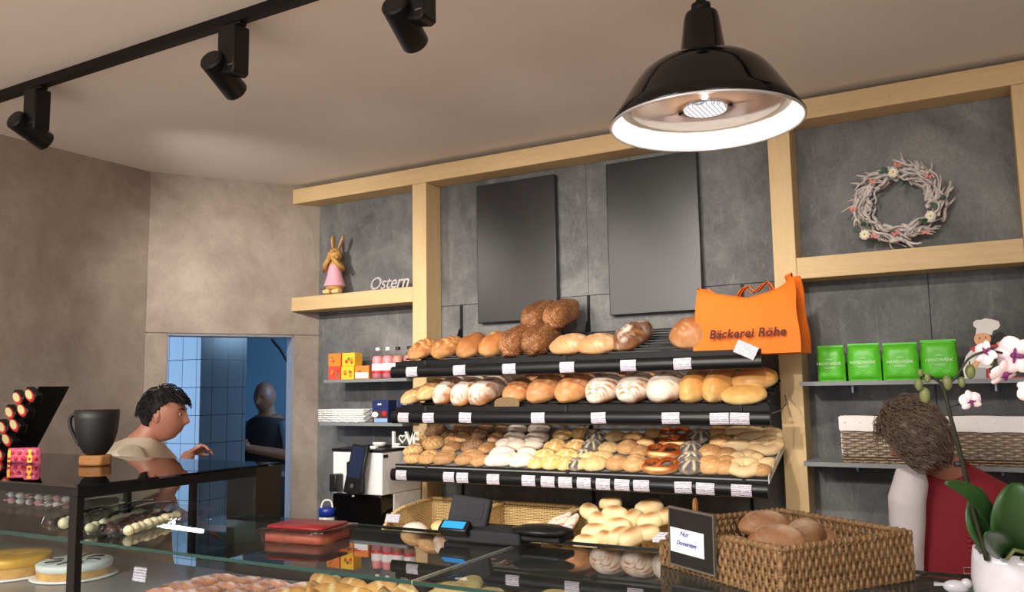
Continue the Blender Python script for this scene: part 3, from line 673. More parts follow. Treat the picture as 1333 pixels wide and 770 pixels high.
loaf(1, 'loaf_cob', 900, 48, 'bread_loaf', 'big reddish brown round loaf against the orange bag on the top shelf', yaw=30, sc=1.02)
# middle shelf
loaf(2, 'loaf_pale', 532, 30, 'bread_loaf', 'pale small loaf at the left end of the middle bread shelf', yaw=70, sc=.85)
loaf(2, 'loaf_pale', 553, 30, 'bread_loaf', 'pale long loaf second from left on the middle bread shelf', yaw=80, sc=1.0, lift=.02)
loaf(2, 'loaf_striped', 575, 32, 'bread_loaf', 'pinkish floury striped loaf third from left on the middle bread shelf', yaw=84)
loaf(2, 'loaf_square', 600, 30, 'bread_loaf', 'angular floury loaf fourth from left on the middle bread shelf', yaw=86)
loaf(2, 'loaf_square', 624, 32, 'bread_loaf', 'angular floury loaf just left of the cut loaf, middle shelf', yaw=84, i=1)
hl = loaf(2, 'loaf_round_gold', 664, 36, 'cut_loaf', 'half loaf with its grey brown cut face to the front, middle shelf', yaw=90, sc=.9, dy=.02)
loaf(2, 'loaf_twist', 702, 40, 'bread_loaf', 'shiny ridged brown loaf right of the cut loaf, middle shelf', yaw=76, sc=.95)
loaf(2, 'loaf_twist', 740, 44, 'bread_loaf', 'shiny ridged brown loaf left of the white floury loaves, middle shelf', yaw=78, sc=.98, i=1)
loaf(2, 'loaf_white', 779, 44, 'floury_loaf', 'white floury loaf, leftmost of three on the middle shelf', yaw=82, sc=.93)
loaf(2, 'loaf_white', 820, 48, 'floury_loaf', 'white floury loaf, middle one of three on the middle shelf', yaw=84, sc=.95, i=1)
loaf(2, 'loaf_white_cross', 861, 48, 'floury_loaf', 'white floury loaf with crossed cuts, rightmost of three', yaw=86, sc=.98)
loaf(2, 'loaf_gold', 900, 36, 'bread_loaf', 'golden ridged loaf right of the white floury loaves', yaw=84, sc=1.0)
loaf(2, 'loaf_gold', 932, 40, 'bread_loaf', 'golden smooth loaf left of the small yellow oval loaf', yaw=80, sc=1.0, i=1)
loaf(2, 'loaf_yellow', 967, 48, 'bread_loaf', 'small yellow oval loaf at the right front of the middle shelf', yaw=8, sc=1.0)
loaf(2, 'loaf_oval', 976, 52, 'bread_loaf', 'golden brown oval loaf lying above the small yellow one', yaw=20, dy=.07, lift=.03, sc=.95)
for px, key, w, yaw, sc, dy in ((596, 'loaf_square', 'left', 88, .8, .2), (640, 'loaf_square', 'second', 60, .95, .17), (690, 'loaf_round_gold', 'third', 10, .9, .2), (748, 'loaf_round_gold', 'fourth', 0, .9, .2), (790, 'loaf_smooth', 'fifth', 0, .9, .2), (838, 'loaf_round_flour', 'sixth', 0, 1.1, .2), (938, 'loaf_square', 'rightmost', 90, .8, .2)):
    loaf(2, key, px - 12, 40, 'bread_loaf', 'loaf in the back row of the middle shelf, %s one from the left' % w if w != 'rightmost' else 'box shaped pale loaf in the back row of the middle shelf, rightmost', yaw=yaw, dy=dy - .02, sc=sc * .9, lift=.012, i=1)
# the cut face of the half loaf is a flat crumb disc in front
cf = MB().lathe([(0, -.002), (.5, -.002), (.5, .004), (0, .004)], 28)
c = hl.matrix_world.translation
hl_face = MB(); pts = []
for i in range(25):
    a = PI * i / 24; pts.append((.068 * math.cos(a), .03 + .022 * math.sin(a)))
pts += [(-.068, .004), (.068, .004)]
hl_face.prism(pts, 0, .006)
fo = hl_face.build('cut_face', M['crumb'], None); fo.parent = hl
fo.matrix_world = Matrix.Translation((c.x, YT0 + .012, zt(2, YT0) + .0)) @ Matrix.Rotation(math.radians(78), 4, 'X')
fo.matrix_parent_inverse = Matrix.Identity(4); bpy.context.view_layer.update()
fo.matrix_local = hl.matrix_world.inverted() @ (Matrix.Translation((c.x, YT0 + .010, zt(2, YT0) + .002)) @ Matrix.Rotation(math.radians(80), 4, 'X')); tag(fo, 'grey brown crumb face')
# ------------------------------------------------------------------ the rolls of the lowest shelf
def A(X, Y): return 500 + X / 4.76, 530 + Y / 4.76
def B(X, Y): return 760 + X / 4.76, 530 + Y / 4.76
rolls = []
for key, f, pts in (
    ('roll_fan', A, [(185, 262, 40, 1.05), (310, 215, 10, 1.25), (150, 335, 0, .95), (285, 290, 20, .9), (235, 205, 60, .9)]),
    ('roll_seeded', A, [(425, 245, 60, 1.05), (480, 185, 30, 1), (240, 335, 10, 1.05), (350, 335, 20, 1.1), (480, 345, 25, 1.1), (545, 300, 30, 1.25), (640, 250, 70, .95), (390, 295, 10, 1), (600, 330, 40, 1.0), (420, 200, 50, .9)]),
    ('roll_grain', A, [(325, 140, 25, 1.25), (480, 130, 10, 1.1), (590, 162, 15, 1.05), (695, 182, 80, 1), (555, 232, 35, 1.25), (640, 128, 0, 1), (735, 130, 10, .85), (540, 140, 20, 1.0), (410, 170, 15, .9)]),
    ('roll_flour', A, [(828, 132, 5, 1.1), (965, 128, 5, 1.2), (812, 182, 10, 1.2), (950, 185, 5, 1.2), (745, 222, 20, .9), (825, 232, 5, 1.15), (930, 228, 0, 1), (735, 278, 12, 1.2), (890, 278, -10, 1.1), (700, 322, 0, 1.2), (862, 315, 5, 1.2), (680, 365, 0, 1.3), (825, 358, 15, 1.2), (780, 300, 0, .9)]),
    ('roll_cheese', A, [(1110, 165, 0, 1.1), (1225, 155, 0, 1.05), (1062, 235, 0, 1.2), (1190, 228, 0, 1), (1000, 288, 0, 1.1), (1130, 292, 0, 1.2), (1035, 345, 0, 1.2), (1120, 352, 0, 1.1), (930, 360, 0, 1.0), (1190, 305, 0, .95)]),
    ('roll_poppy', A, [(1300, 165, 0, 1), (1290, 232, 0, 1.1), (1240, 287, 0, 1), (1185, 362, 0, 1.0)]),
    ('roll_poppy', B, [(80, 178, 0, 1.0), (718, 172, 0, 1.15), (668, 250, 0, 1.15), (664, 312, 0, 1.2), (645, 398, 0, 1.25)]),
    ('roll_pale', B, [(195, 175, 0, 1.1), (155, 247, 0, 1.1), (112, 305, 0, 1.2), (55, 362, 0, 1.25), (-15, 355, 0, 1.1), (20, 300, 0, 1.0)]),
    ('roll_tan', B, [(310, 185, 0, 1.15), (275, 243, 0, 1.2), (385, 217, 0, 1), (350, 268, 0, 1.05), (325, 328, 0, 1.15), (430, 160, 0, 1.0), (180, 377, 0, 1.3), (290, 383, 0, 1.2)]),
    ('roll_plain', B, [(838, 150, 0, 1.2), (853, 208, 0, 1.25), (785, 272, 0, 1.25), (888, 285, 0, 1.05), (783, 345, 0, 1.3), (885, 340, 0, 1.15), (768, 400, 0, 1.3), (862, 402, 0, 1.15), (930, 195, 0, .8), (1095, 400, 0, 1.0)]),
    ('roll_long', B, [(990, 150, 5, 1.4), (965, 235, 0, 1.1), (1040, 188, 10, 1.2), (1178, 160, -35, 1.15), (1115, 352, 50, 1.0)]),
    ('bagel', B, [(1132, 240, 0, 1.35), (1010, 315, 0, 1.25), (990, 392, 0, 1.35)]),
    ('pretzel', B, [(565, 155, 0, 1.0), (575, 205, 0, .95), (500, 262, 0, 1.08), (480, 352, 0, 1.08)])):
    for X, Y, yaw, s_ in pts: rolls.append((key, *f(X, Y), yaw, s_))
desc = {'roll_fan': ('fan_roll', 'fan shaped brown roll with pale grooves', 'left end'), 'roll_seeded': ('seeded_roll', 'oval sesame covered brown roll', 'left part'), 'roll_grain': ('grain_roll', 'dark wholegrain roll covered with seeds', 'left part'),
        'roll_flour': ('floury_roll', 'pale pinkish floury oval roll', 'left middle'), 'roll_cheese': ('cheese_roll', 'yellow star cut roll', 'middle'), 'roll_poppy': ('poppy_roll', 'grey poppy seed star roll', 'middle'),
        'roll_pale': ('kaiser_roll', 'round pale kaiser roll', 'middle'), 'roll_tan': ('sesame_roll', 'tan oval bun', 'middle part'), 'roll_plain': ('round_bun', 'plain round tan bun', 'right part'),
        'roll_long': ('finger_roll', 'pale long bun', 'right end'), 'bagel': ('bagel', 'pale ring shaped bagel', 'right end'), 'pretzel': ('pretzel', 'glossy brown pretzel', 'part right of the middle')}
rows = ['back', 'middle', 'front']; cnt = {}
smallset = {}
for key, px, py, yaw, s_ in rolls: smallset.setdefault(key, []).append((px, py))
ordw = ['first', 'second', 'third', 'fourth', 'fifth', 'sixth', 'seventh', 'eighth', 'ninth']
for key, px, py, yaw, s_ in rolls:
    me = BM[key][0]; lift = me['h'] * s_ * .45; z0 = SH[3] + .074 + lift; d = ray(px, py)
    t = (z0 - YT0 * TS - CAM.z) / (d.z - TS * d.y); q = CAM + d * t; q.z -= lift
    q.y = max(q.y, YT0 + .042 * s_); q.z = zt(3, q.y) + .001
    nm, ds, where = desc[key]; row = rows[min(2, max(0, int((py - 555) / 20)))]
    small = key in ('roll_fan', 'bagel', 'pretzel', 'roll_poppy', 'roll_long')
    if small:
        order = sorted(smallset[key], key=lambda p: (p[0] + (p[1]) * .001)); n = order.index((px, py))
        lab = '%s, %s from the left on the lowest shelf' % (ds, ordw[n]) if n < len(order) - 1 else '%s, rightmost of its kind on the lowest shelf' % ds
    else: lab = '%s, %s row, %s of lowest shelf' % (ds, row, where)
    putbread(key, nm, q, math.radians(yaw + rnd.uniform(-12, 12)), 20 + rnd.uniform(-4, 4), s_ * (1.0 if key != 'pretzel' else .92), lab, 'pretzel' if key == 'pretzel' else 'bagel' if key == 'bagel' else 'roll', 'rolls on the lowest bread shelf: ' + nm.replace('_', ' ') + 's' + ('' if small else ', %s row' % row))
# ================================================================== WICKER HELPERS
def weave_wall(mb, a, b, z0, top, nrm, step=.009, r=.0034, pitch=.022, n=5, amp=None):
    """horizontal rods woven round upright stakes on the wall a->b; top(s) gives the rim height"""
    a = Vector(a); b = Vector(b); L = (b - a).length; u = (b - a).normalized(); nrm = Vector(nrm).normalized(); amp = amp or r
    k = 0; z = z0 + r
    while z < max(top(0), top(.5), top(1)):
        segs = []; cur = []; m = max(8, int(L / pitch * 4))
        for i in range(m + 1):
            s_ = i / m
            if z <= top(s_) - r * .5: cur.append(a + u * (L * s_) + nrm * (amp * math.sin(PI * (L * s_ / pitch + k))) + Vector((0, 0, z)))
            else:
                if len(cur) > 3: segs.append(cur)
                cur = []
        if len(cur) > 3: segs.append(cur)
        for q in segs: mb.tube(q, r, n)
        z += step; k += 1
    m = int(L / pitch)
    for i in range(m + 1):
        s_ = (i + .5) / (m + .5) * 1.0
        if s_ > 1: break
        p = a + u * (L * s_); mb.tube([p + Vector((0, 0, z0)), p + Vector((0, 0, top(s_)))], r * .55, 5)
def rope(mb, pts, r, twist=.018, n=6):
    """a thick rim wrapped with a spiral"""
    P_ = [Vector(p) for p in pts]; mb.tube(P_, r * .8, n); L = 0; acc = [0]
    for p, q in zip(P_[:-1], P_[1:]): L += (q - p).length; acc.append(L)
    sp = []; m = int(L / twist * 6)
    for i in range(m + 1):
        s_ = L * i / m; j = max(0, min(len(P_) - 2, next((k for k in range(len(acc) - 1) if acc[k + 1] >= s_), len(P_) - 2)))
        d = (P_[j + 1] - P_[j]); t = (s_ - acc[j]) / max(1e-6, d.length); p = P_[j] + d * t; d.normalize(); x = d.cross(Vector((0, 0, 1))).normalized(); y = x.cross(d)
        w = 2 * PI * s_ / twist; sp.append(p + (x * math.cos(w) + y * math.sin(w)) * r * .6)
    mb.tube(sp, r * .55, 4)
# ================================================================== BACK COUNTER AND THE FOUR BINS
cb = tag(empty('back_cabinet', (0, 0, 0)), 'dark low cabinet with black worktop along the wall under the bread shelves', 'cabinet')
MB().box(-3.40, -.72, 3.36, 3.80, 0, .70).build('body', M['dark_cabinet'], cb, bevel=.004)
MB().box(-3.40, -.72, 3.33, 3.80, .701, .73).build('worktop', M['black_counter'], cb, bevel=.004)
for i in range(4): MB().box(-3.38 + i * .665, -2.73 + i * .665, 3.342, 3.358, .05, .68).build('door', M['dark_cabinet'], cb, bevel=.003)
rc_ = tag(empty('wall_cabinet', (.6, 3.7, 0)), 'shallow dark cabinet against the wall under the right grey shelves', 'cabinet'); MB().box(-1.3, 1.3, -.02, .22, 0, .72).build('body', M['dark_cabinet'], rc_, bevel=.004); MB().box(-1.3, 1.3, -.03, .22, .721, .745).build('worktop', M['black_counter'], rc_, bevel=.003)
binx = [(-2.725, -2.275), (-2.262, -1.812), (-1.80, -1.35), (-1.338, -.888)]
binw = ['leftmost pale wicker bread bin, nearly empty, behind the customer display', 'pale wicker bread bin second from left with long crusty rolls', 'pale wicker bread bin third from left heaped with golden milk rolls', 'pale wicker bread bin rightmost, behind the small chalkboard']
def rimz(y):
    pts = [(3.34, .80), (3.40, .83), (3.45, .885), (3.50, .925), (3.58, .945), (3.86, .965)]
    for (y0, a), (y1, b) in zip(pts[:-1], pts[1:]):
        if y <= y1: return a + (b - a) * max(0, y - y0) / (y1 - y0)
    return pts[-1][1]
for (x0, x1), lb in zip(binx, binw):
    r = tag(empty('wicker_bin', ((x0 + x1) / 2, 3.6, .731)), lb, 'basket', 'pale wicker bread bins'); cx = (x0 + x1) / 2; w2 = (x1 - x0) / 2 - .008
    mb = MB(); y0, y1 = -.26, .25; zb = .0
    weave_wall(mb, (-w2, y1, 0), (w2, y1, 0), zb, lambda s: .225, (0, 1, 0), .0085, .0034, .016)
    for sx in (-1, 1): weave_wall(mb, (sx * w2, y0, 0), (sx * w2, y1, 0), zb, lambda s: rimz(3.34 + s * .51) - .731 - .006, (1, 0, 0), .0085, .0034, .016)
    weave_wall(mb, (-w2, y0, 0), (w2, y0, 0), zb, lambda s: .065, (0, 1, 0), .0085, .0034, .016)
    mb.box(-w2, w2, y0, y1, .001, .006); mb.build('woven_body', M['wicker_pale'], r, smooth=True)
    mb = MB(); side = [(-w2, y0 + (y1 - y0) * i / 10, rimz(3.34 + .051 * i) - .731) for i in range(11)]
    pts = side + [(-w2 + 2 * w2 * i / 8, y1, .232) for i in range(1, 8)] + [(-p[0], p[1], p[2]) for p in side[::-1]]
    rope(mb, pts, .010, .02); rope(mb, [(-w2, y0, .069), (0, y0, .069), (w2, y0, .069)], .009, .02); mb.build('rim', M['wicker_pale'], r, smooth=True)
def label_card(px, py, Y, w, h, rz, nm, tilt=-35, par=None):
    c = P(px, py, Y=Y); o = MB().box(-w / 2, w / 2, -.001, .001, -h / 2, h / 2).build('price_tag', M['tag'], None, loc=c, rot=(math.radians(tilt), 0, rz)); tag(o, nm, 'tag'); return o
label_card(511, 674, 3.44, .075, .045, .25, 'price tag clipped to the leftmost wicker bin')
label_card(735, 690, 3.40, .07, .045, .35, 'price tag on the wicker bin left of the milk rolls')
label_card(861, 699, 3.36, .07, .045, .15, 'price tag at the right end of the milk roll heap')
# contents of the bins
def free(key, nm, px, py, Y, yaw, sc, lab, cat='roll', grp=None, tilt=0, roll=0, i=None):
    return putbread(key, nm, P(px, py, Y=Y), math.radians(yaw), tilt, sc, lab, cat, grp, roll, i)
free('roll_flour', 'floury_roll', 540, 694, 3.50, 10, 1.3, 'pale floury roll in the leftmost wicker bin, left one', grp='rolls in the wicker bins')
free('roll_pale', 'kaiser_roll', 576, 690, 3.60, 10, 1.3, 'pale golden roll in the leftmost wicker bin, behind the customer display', grp='rolls in the wicker bins')
for i, (px, py, Y, yaw, sc, tilt) in enumerate(((698, 690, 3.55, 10, 1.2, 0), (712, 698, 3.42, 20, 1.2, 0))):
    free('roll_pale', 'kaiser_roll', px, py, Y, yaw, sc, 'golden roll at the left of the second wicker bin, %s one' % ('upper', 'lower')[i], grp='rolls in the wicker bins', tilt=tilt)
for i, (px, py, Y, yaw, sc) in enumerate(((718, 688, 3.50, 62, 1.0), (729, 686, 3.50, 70, 1.05), (741, 688, 3.50, 76, 1.0))):
    free('baguette', 'baguette', px, py, Y, yaw, sc * .85, 'pale crusty baguette roll standing in the second bin, %s of three' % ('left', 'middle', 'right')[i], 'baguette', 'crusty rolls in the second bin', tilt=38, i=0)
mr = [(796, 660, 3.62, 5, 1.0, 'topmost'), (802, 675, 3.50, -8, 1.15, 'round browned one below the topmost'), (769, 672, 3.58, -35, 1.15, 'left upper'), (782, 684, 3.50, -25, 1.2, 'left, browned'), (776, 698, 3.42, 15, 1.15, 'left lower'),
      (824, 682, 3.52, 82, 1.2, 'upright one in the middle'), (846, 668, 3.62, 35, 1.25, 'long one at the upper right'), (806, 690, 3.44, 5, 1.1, 'pale one in the centre'), (790, 706, 3.36, -30, 1.0, 'pale one, lower middle'),
      (808, 704, 3.36, 60, 1.15, 'lower middle, leaning'), (824, 706, 3.34, 55, 1.2, 'lower right, leaning'), (848, 684, 3.5, 30, 1.1, 'right, pale'), (764, 712, 3.34, 0, 1.1, 'lowest left'), (842, 700, 3.38, 20, 1.1, 'right, lower'), (868, 678, 3.55, 50, 1.1, 'far right')]
for px, py, Y, yaw, sc, w in mr:
    free('milk_roll', 'milk_roll', px, py, Y, yaw, sc, 'golden milk roll in the heap in the third bin, %s' % w, grp='golden milk rolls heaped in the third bin', tilt=20)
for i in range(7):   # second layer that carries the heap
    putbread('milk_roll', 'milk_roll', (-1.74 + i * .062, 3.5 + .08 * (i % 2), .76), i * .7, 0, 1.15, 'golden milk roll at the bottom of the heap in the third bin', 'roll', 'golden milk rolls at the bottom of the heap')
# ================================================================== THE COUNTER
ZG = 1.16; YG0 = P(0, 690, Z=ZG).y; YG1 = P(358, 672, Z=ZG).y; XS = P(537, 755, Z=ZG).x; XC = -2.205
ct = tag(empty('sales_counter', (0, YG0, 0)), 'glass topped sales counter with pastries behind the front pane', 'counter')
def cbx(nm, x0, x1, y0, y1, z0, z1, m, par=ct, bevel=0): return MB().box(x0, x1, y0 - YG0, y1 - YG0, z0, z1).build(nm, m, par, bevel=bevel)
for nm, x0, x1 in (('glass_top', XC + .02, XS - .0015), ('glass_top', XS + .0015, 1.0)):
    g = cbx(nm, x0, x1, YG0 + .0015, YG1, ZG - .008, ZG, M['counter_glass'])
    MB().box(x0, x1, 0, .0015, ZG - .008, ZG).build('front_edge', M['glass_edge'], g)
    MB().box(x0, x1, YG1 - YG0, YG1 - YG0 + .0015, ZG - .008, ZG).build('rear_edge', M['glass_edge'], g)
for x0, x1 in ((XC + .02, XS - .002), (XS + .002, 1.0)): cbx('front_pane', x0, x1, YG0 + .006, YG0 + .012, .60, ZG - .012, M['case_glass'])
cbx('body', -4.1, 1.0, YG0 + .02, YG1, 0, .60, M['dark_cabinet'], bevel=.004)
cbx('rear_panel', XC + .04, 1.0, YG1 - .02, YG1 - .002, .60, 1.149, M['dark_cabinet'])
cbx('display_deck', XC + .03, .99, YG0 + .03, YG1 - .03, .955, .965, M['tray'])
cbx('led_strip', XC + .04, .98, YG1 - .038, YG1 - .028, 1.140, 1.143, M['led'])
cbx('led_lip', XC + .04, .98, YG1 - .052, YG1 - .048, 1.126, 1.150, M['black_satin'])
cbx('led_housing', XC + .04, .98, YG1 - .0475, YG1 - .022, 1.1435, 1.150, M['black_satin'])
for x in (XS, -.1): cbx('divider', x - .003, x + .003, YG0 + .035, YG1 - .03, .966, 1.14, M['case_glass'])
cbx('pane_joint', XS - .0014, XS + .0014, YG0 + .001, YG1, ZG - .006, ZG + .0006, M['silver'])
# the taller cake and praline case on the left
ZC = 1.305; YB = 2.20
cs_ = tag(empty('cake_case', (XC, YG0, 0)), 'black framed glass case with dark glass top, pralines above and cakes below', 'display case')
def kb(nm, x0, x1, y0, y1, z0, z1, m, bevel=0, par=cs_): return MB().box(x0 - XC, x1 - XC, y0 - YG0, y1 - YG0, z0, z1).build(nm, m, par, bevel=bevel)
XL0 = -4.10
M['case_top'] = glass_mat('case_top_glass', 2.2, (.10, .10, .11, 1), 1.1)
kb('glass_top', XL0, XC, YG0, YB, ZC - .006, ZC, M['case_top'])
kb('front_rail', XL0, XC, YG0 + .001, YG0 + .022, ZC - .030, ZC - .007, M['black_satin'])
kb('side_rail', XC - .022, XC - .001, YG0 + .023, 2.085, ZC - .036, ZC - .007, M['black_satin'])
kb('rear_rail', XL0, XC - .022, YB - .03, YB, ZC - .030, ZC - .007, M['black_satin'])
kb('corner_post', XC - .036, XC - .001, YG0 + .001, YG0 + .022, .6, ZC - .031, M['black_satin'])
kb('rear_column', XC - .14, XC, 2.086, YB + .005, .6, ZC - .007, M['dark_cabinet'])
kb('side_pane', XC - .012, XC - .007, YG0 + .024, 2.084, .62, ZC - .037, M['case_glass'])
kb('front_pane', XL0, XC - .037, YG0 + .008, YG0 + .013, .62, ZC - .031, M['case_glass'])
M['shelf_glass'] = glass_mat('shelf_glass', 1.4, (.95, .97, .97, 1), .35)
kb('praline_shelf', XL0, XC - .014, YG0 + .016, 2.08, ZG - .012, ZG - .004, M['shelf_glass'])
kb('shelf_edge', XL0, XC - .014, YG0 + .0145, YG0 + .016, ZG - .014, ZG - .002, M['glass_edge'])
kb('cake_deck', XL0, XC - .014, YG0 + .03, 2.08, .93, .945, M['tray'])
kb('led_strip', XL0, -2.75, YG0 + .024, YG0 + .034, ZC - .016, ZC - .012, M['led'])
kb('led_housing', XL0, XC - .04, YG0 + .0225, YG0 + .036, ZC - .0115, ZC - .007, M['black_satin'])
for x in (-2.62, -3.0): kb('rear_door_post', x - .012, x + .012, YB - .04, YB - .02, ZG - .2, ZC - .031, M['black_satin'])
kb('rear_door', XL0, XC - .15, YB - .018, YB - .014, .62, ZC - .031, M['case_glass'])
p0 = P(178, 679, Z=ZG - .002); p1 = P(270, 694, Z=ZG + .002)
p0 = P(178, 679, Z=ZG + .01); p1 = P(270, 694, Z=ZG + .01)
pp = [P(184, 679, Y=1.72), P(268, 692, Y=1.50)]; 
o = MB().tube([P(176, 678.5, Y=1.66), P(264, 691, X=XC - .02)], .0065, 10).build('led_reflection', M['led'], cs_, smooth=True)  # glowing tube added in place of an LED's reflection in the glass
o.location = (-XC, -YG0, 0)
# ------------------------------------------------------------------ pralines in clear trays
def tray_mesh():
    mb = MB(); n = 40
    def ring(k, z): return [(k * .052 * math.copysign(abs(math.cos(2 * PI * i / n)) ** .8, math.cos(2 * PI * i / n)), k * .185 * math.copysign(abs(math.sin(2 * PI * i / n)) ** .7, math.sin(2 * PI * i / n)), z) for i in range(n)]
    rs = [ring(.82, .001), ring(.86, .012), ring(.95, .014), ring(1.0, .02), ring(1.0, .022)]; vs = sum(rs, []); fs = [tuple(range(n))]
    for a in range(len(rs) - 1): fs += [(a * n + i, a * n + (i + 1) % n, (a + 1) * n + (i + 1) % n, (a + 1) * n + i) for i in range(n)]
    return mb.add(vs, fs).mesh('tray', True, M['clear_plastic'])
def lid_mesh():
    mb = MB(); n = 40; vs = []; fs = []; pr = [(1.0, .023), (.97, .03), (.93, .05), (.8, .062), (.4, .068), (0.02, .069)]
    for k, z in pr: vs += [(k * .052 * math.copysign(abs(math.cos(2 * PI * i / n)) ** .8, math.cos(2 * PI * i / n)), k * .185 * math.copysign(abs(math.sin(2 * PI * i / n)) ** .7, math.sin(2 * PI * i / n)), z) for i in range(n)]
    for a in range(len(pr) - 1): fs += [(a * n + i, a * n + (i + 1) % n, (a + 1) * n + (i + 1) % n, (a + 1) * n + i) for i in range(n)]
    return mb.add(vs, fs).mesh('lid', True, M['clear_plastic'])
TM = tray_mesh(); LM = lid_mesh()
bl = MB().ball(0, 0, .011, .0115, .0115, .011, 14)
bd = bl.mesh('praline', True, M['choc_dark']); bw_ = MB().ball(0, 0, .0115, .012, .012, .0115, 14).mesh('praline', True, M['choc_white'])
tr = [(22, 697, 'dw', 'at the far left behind the case pane'), (76, 703, 'wd', 'left of the black corner post'), (112, 705, 'dd', 'behind the black corner post'), (140, 701, 'dw', 'right of the black corner post')]
for k, (px, py, kind, w) in enumerate(tr):
    p = P(px, py, Z=ZG + .0); p.y = max(p.y, YG0 + .04); a = math.radians(24); dv = Vector((-math.sin(a), math.cos(a), 0)); sd = Vector((math.cos(a), math.sin(a), 0)); c = p + dv * .19 + Vector((.01, 0, 0)); c.z = ZG - .003
    r = tag(empty('praline_tray', c, (0, 0, a)), 'clear plastic praline tray ' + w, 'tray', 'clear praline trays in the case'); link('tray', TM, None, r)
    if k < 3: link('lid', LM, None, r)
    for row in range(2):
        for j in range(9):
            white = (kind[row] == 'w'); q = c + sd * ((row - .5) * .042 + rnd.uniform(-.004, .004)) + dv * ((j - 4) * .033 + rnd.uniform(-.004, .004)); q.z = ZG + .0
            o = link('praline', bw_ if white else bd, None, None, q, (0, 0, rnd.random() * 6)); sc_ = rnd.uniform(1.2, 1.45); o.scale = (sc_, sc_, sc_)
            tag(o, '%s chocolate praline ball in the tray %s' % ('white' if white else 'dark', w), 'praline', '%s pralines in the tray %s' % ('white' if white else 'dark', w))
# wrapped sweets at the very left of the praline shelf
for j in range(14):
    q = P(14 + (j % 7) * 12, 668 - (j // 7) * 12 - (j % 3) * 3, Y=1.80 + .1 * (j // 7)); q.z = ZG + .001
    mb = MB().ball(0, 0, .014, .016, .012, .012, 10); mb.prism([(.014, 0), (.032, .012), (.032, -.012)], .012, .016).prism([(-.014, 0), (-.032, .012), (-.032, -.012)], .012, .016)
    tag(mb.build('wrapped_sweet', M['white_enamel' if j % 3 else 'pink'], None, True, loc=(q.x, q.y, q.z), rot=(0, 0, j * 1.3)), '%s wrapped sweet in the pile at the left back of the praline shelf' % ('white' if j % 3 else 'pink'), 'sweet', '%s wrapped sweets in the case' % ('white' if j % 3 else 'pink'))
# ------------------------------------------------------------------ cakes
def cake(px, py, rad, top, side, lab, h=.045, deco=None):
    c = P(px, py, Z=.948); r = tag(empty('round_cake', (c.x, c.y, .946)), lab, 'cake')
    MB().lathe([(rad + .02, .001), (rad + .022, .004), (rad + .01, .006), (0, .006)], 48).build('cake_board', M['white_enamel'], r, True)
    MB().lathe([(rad, .007), (rad, .007 + h * .6)], 48).build('sponge_layer', side, r)
    mb = MB(); pr = [(rad + .001, .007 + h * .5), (rad + .003, .007 + h * .9), (rad - .004, .007 + h), (rad * .5, .009 + h), (0, .009 + h)]; mb.lathe(pr, 48); mb.build('topping', top, r, True)
    for k in range(8):
        a = PI / 4 * k; MB().box(0, rad - .004, -.0007, .0007, .0095 + h, .0100 + h, Matrix.Rotation(a, 4, 'Z')).build('cut_line', deco or M['sponge'], r)
    if deco:
        for k in range(8):
            a = PI / 8 + PI / 4 * k; MB().tube([(rad * .35 * math.cos(a), rad * .35 * math.sin(a), .0105 + h), (rad * .55 * math.cos(a + .15), rad * .55 * math.sin(a + .15), .0115 + h), (rad * .8 * math.cos(a), rad * .8 * math.sin(a), .0105 + h)], .0022, 6).build('chocolate_curl', M['choc_dark'], r, True)
    return r
cake(97, 748, .115, M['cream'], M['sponge'], 'round cake with white cream top and dark curls in the case', deco=M['choc_dark'])
cake(14, 746, .125, M['cake_yellow'], M['sponge'], 'round yellow glazed cake at the lower left of the case', h=.06)
# ------------------------------------------------------------------ pastries behind the front pane
tray_ = lambda x0, x1, y0, y1, lab: tag(MB().box(x0, x1, y0, y1, .966, .972).box(x0, x1, y0, y0 + .003, .972, .980).box(x0, x1, y1 - .003, y1, .972, .980).build('pastry_tray', M['steel'], bevel=.001), lab, 'tray')
def pgrid(key, nm, px0, px1, y0, y1, rows, cols, yaw, sc, lab, grp, jit=.008, z=.973, stag=0):
    for rI in range(rows):
        y = y0 + (y1 - y0) * rI / max(1, rows - 1)
        for cI in range(cols):
            u = (cI + (stag * (rI % 2))) / max(1, cols - 1); xa = P(px0, 740, Y=y).x; xb = P(px1, 740, Y=y).x; x = xa + (xb - xa) * u
            putbread(key, nm, (x + rnd.uniform(-jit, jit), y + rnd.uniform(-jit, jit), z + (rI % 2) * .0), math.radians(yaw + rnd.uniform(-14, 14)), rnd.uniform(-6, 6), sc * rnd.uniform(.9, 1.08),
                     lab % ('front row' if rI == 0 else 'back row' if rI == rows - 1 else 'middle rows'), 'pastry', grp % ('front row' if rI == 0 else 'back row' if rI == rows - 1 else 'middle rows'))
xa, xb, xc = P(195, 760, Z=.97).x, P(330, 765, Z=.97).x, P(440, 765, Z=.97).x
tray_(-2.16, -1.73, YG0 + .10, YG1 - .035, 'steel tray under the sugared pastries')
tray_(-1.715, -1.32, YG0 + .06, YG1 - .035, 'steel tray under the golden puff pastries')
for a_, b_, w_ in ((-1.30, XS - .02, 'left'), (XS + .02, -.12, 'right')):
    tag(MB().box(a_, b_, YG0 + .04, YG1 - .055, .966, .998).build('display_riser', M['tray'], bevel=.002), 'grey riser block under the biscuits %s of the pane joint' % w_, 'riser')
for j, y in enumerate((YG0 + .19, YG0 + .26, YG0 + .33, YG0 + .40)):
    for i in range(4):
        x = -2.09 + i * .105 - j * .0; putbread('pastry_sugar', 'sugared_pastry', (x, y, .973), math.radians(58 + rnd.uniform(-20, 20)), rnd.uniform(-7, 7), rnd.uniform(.78, .96), 'sugar dusted oblong pastry in the %s row of its tray' % ordw[j], 'pastry', 'sugared pastries, %s row' % ordw[j])
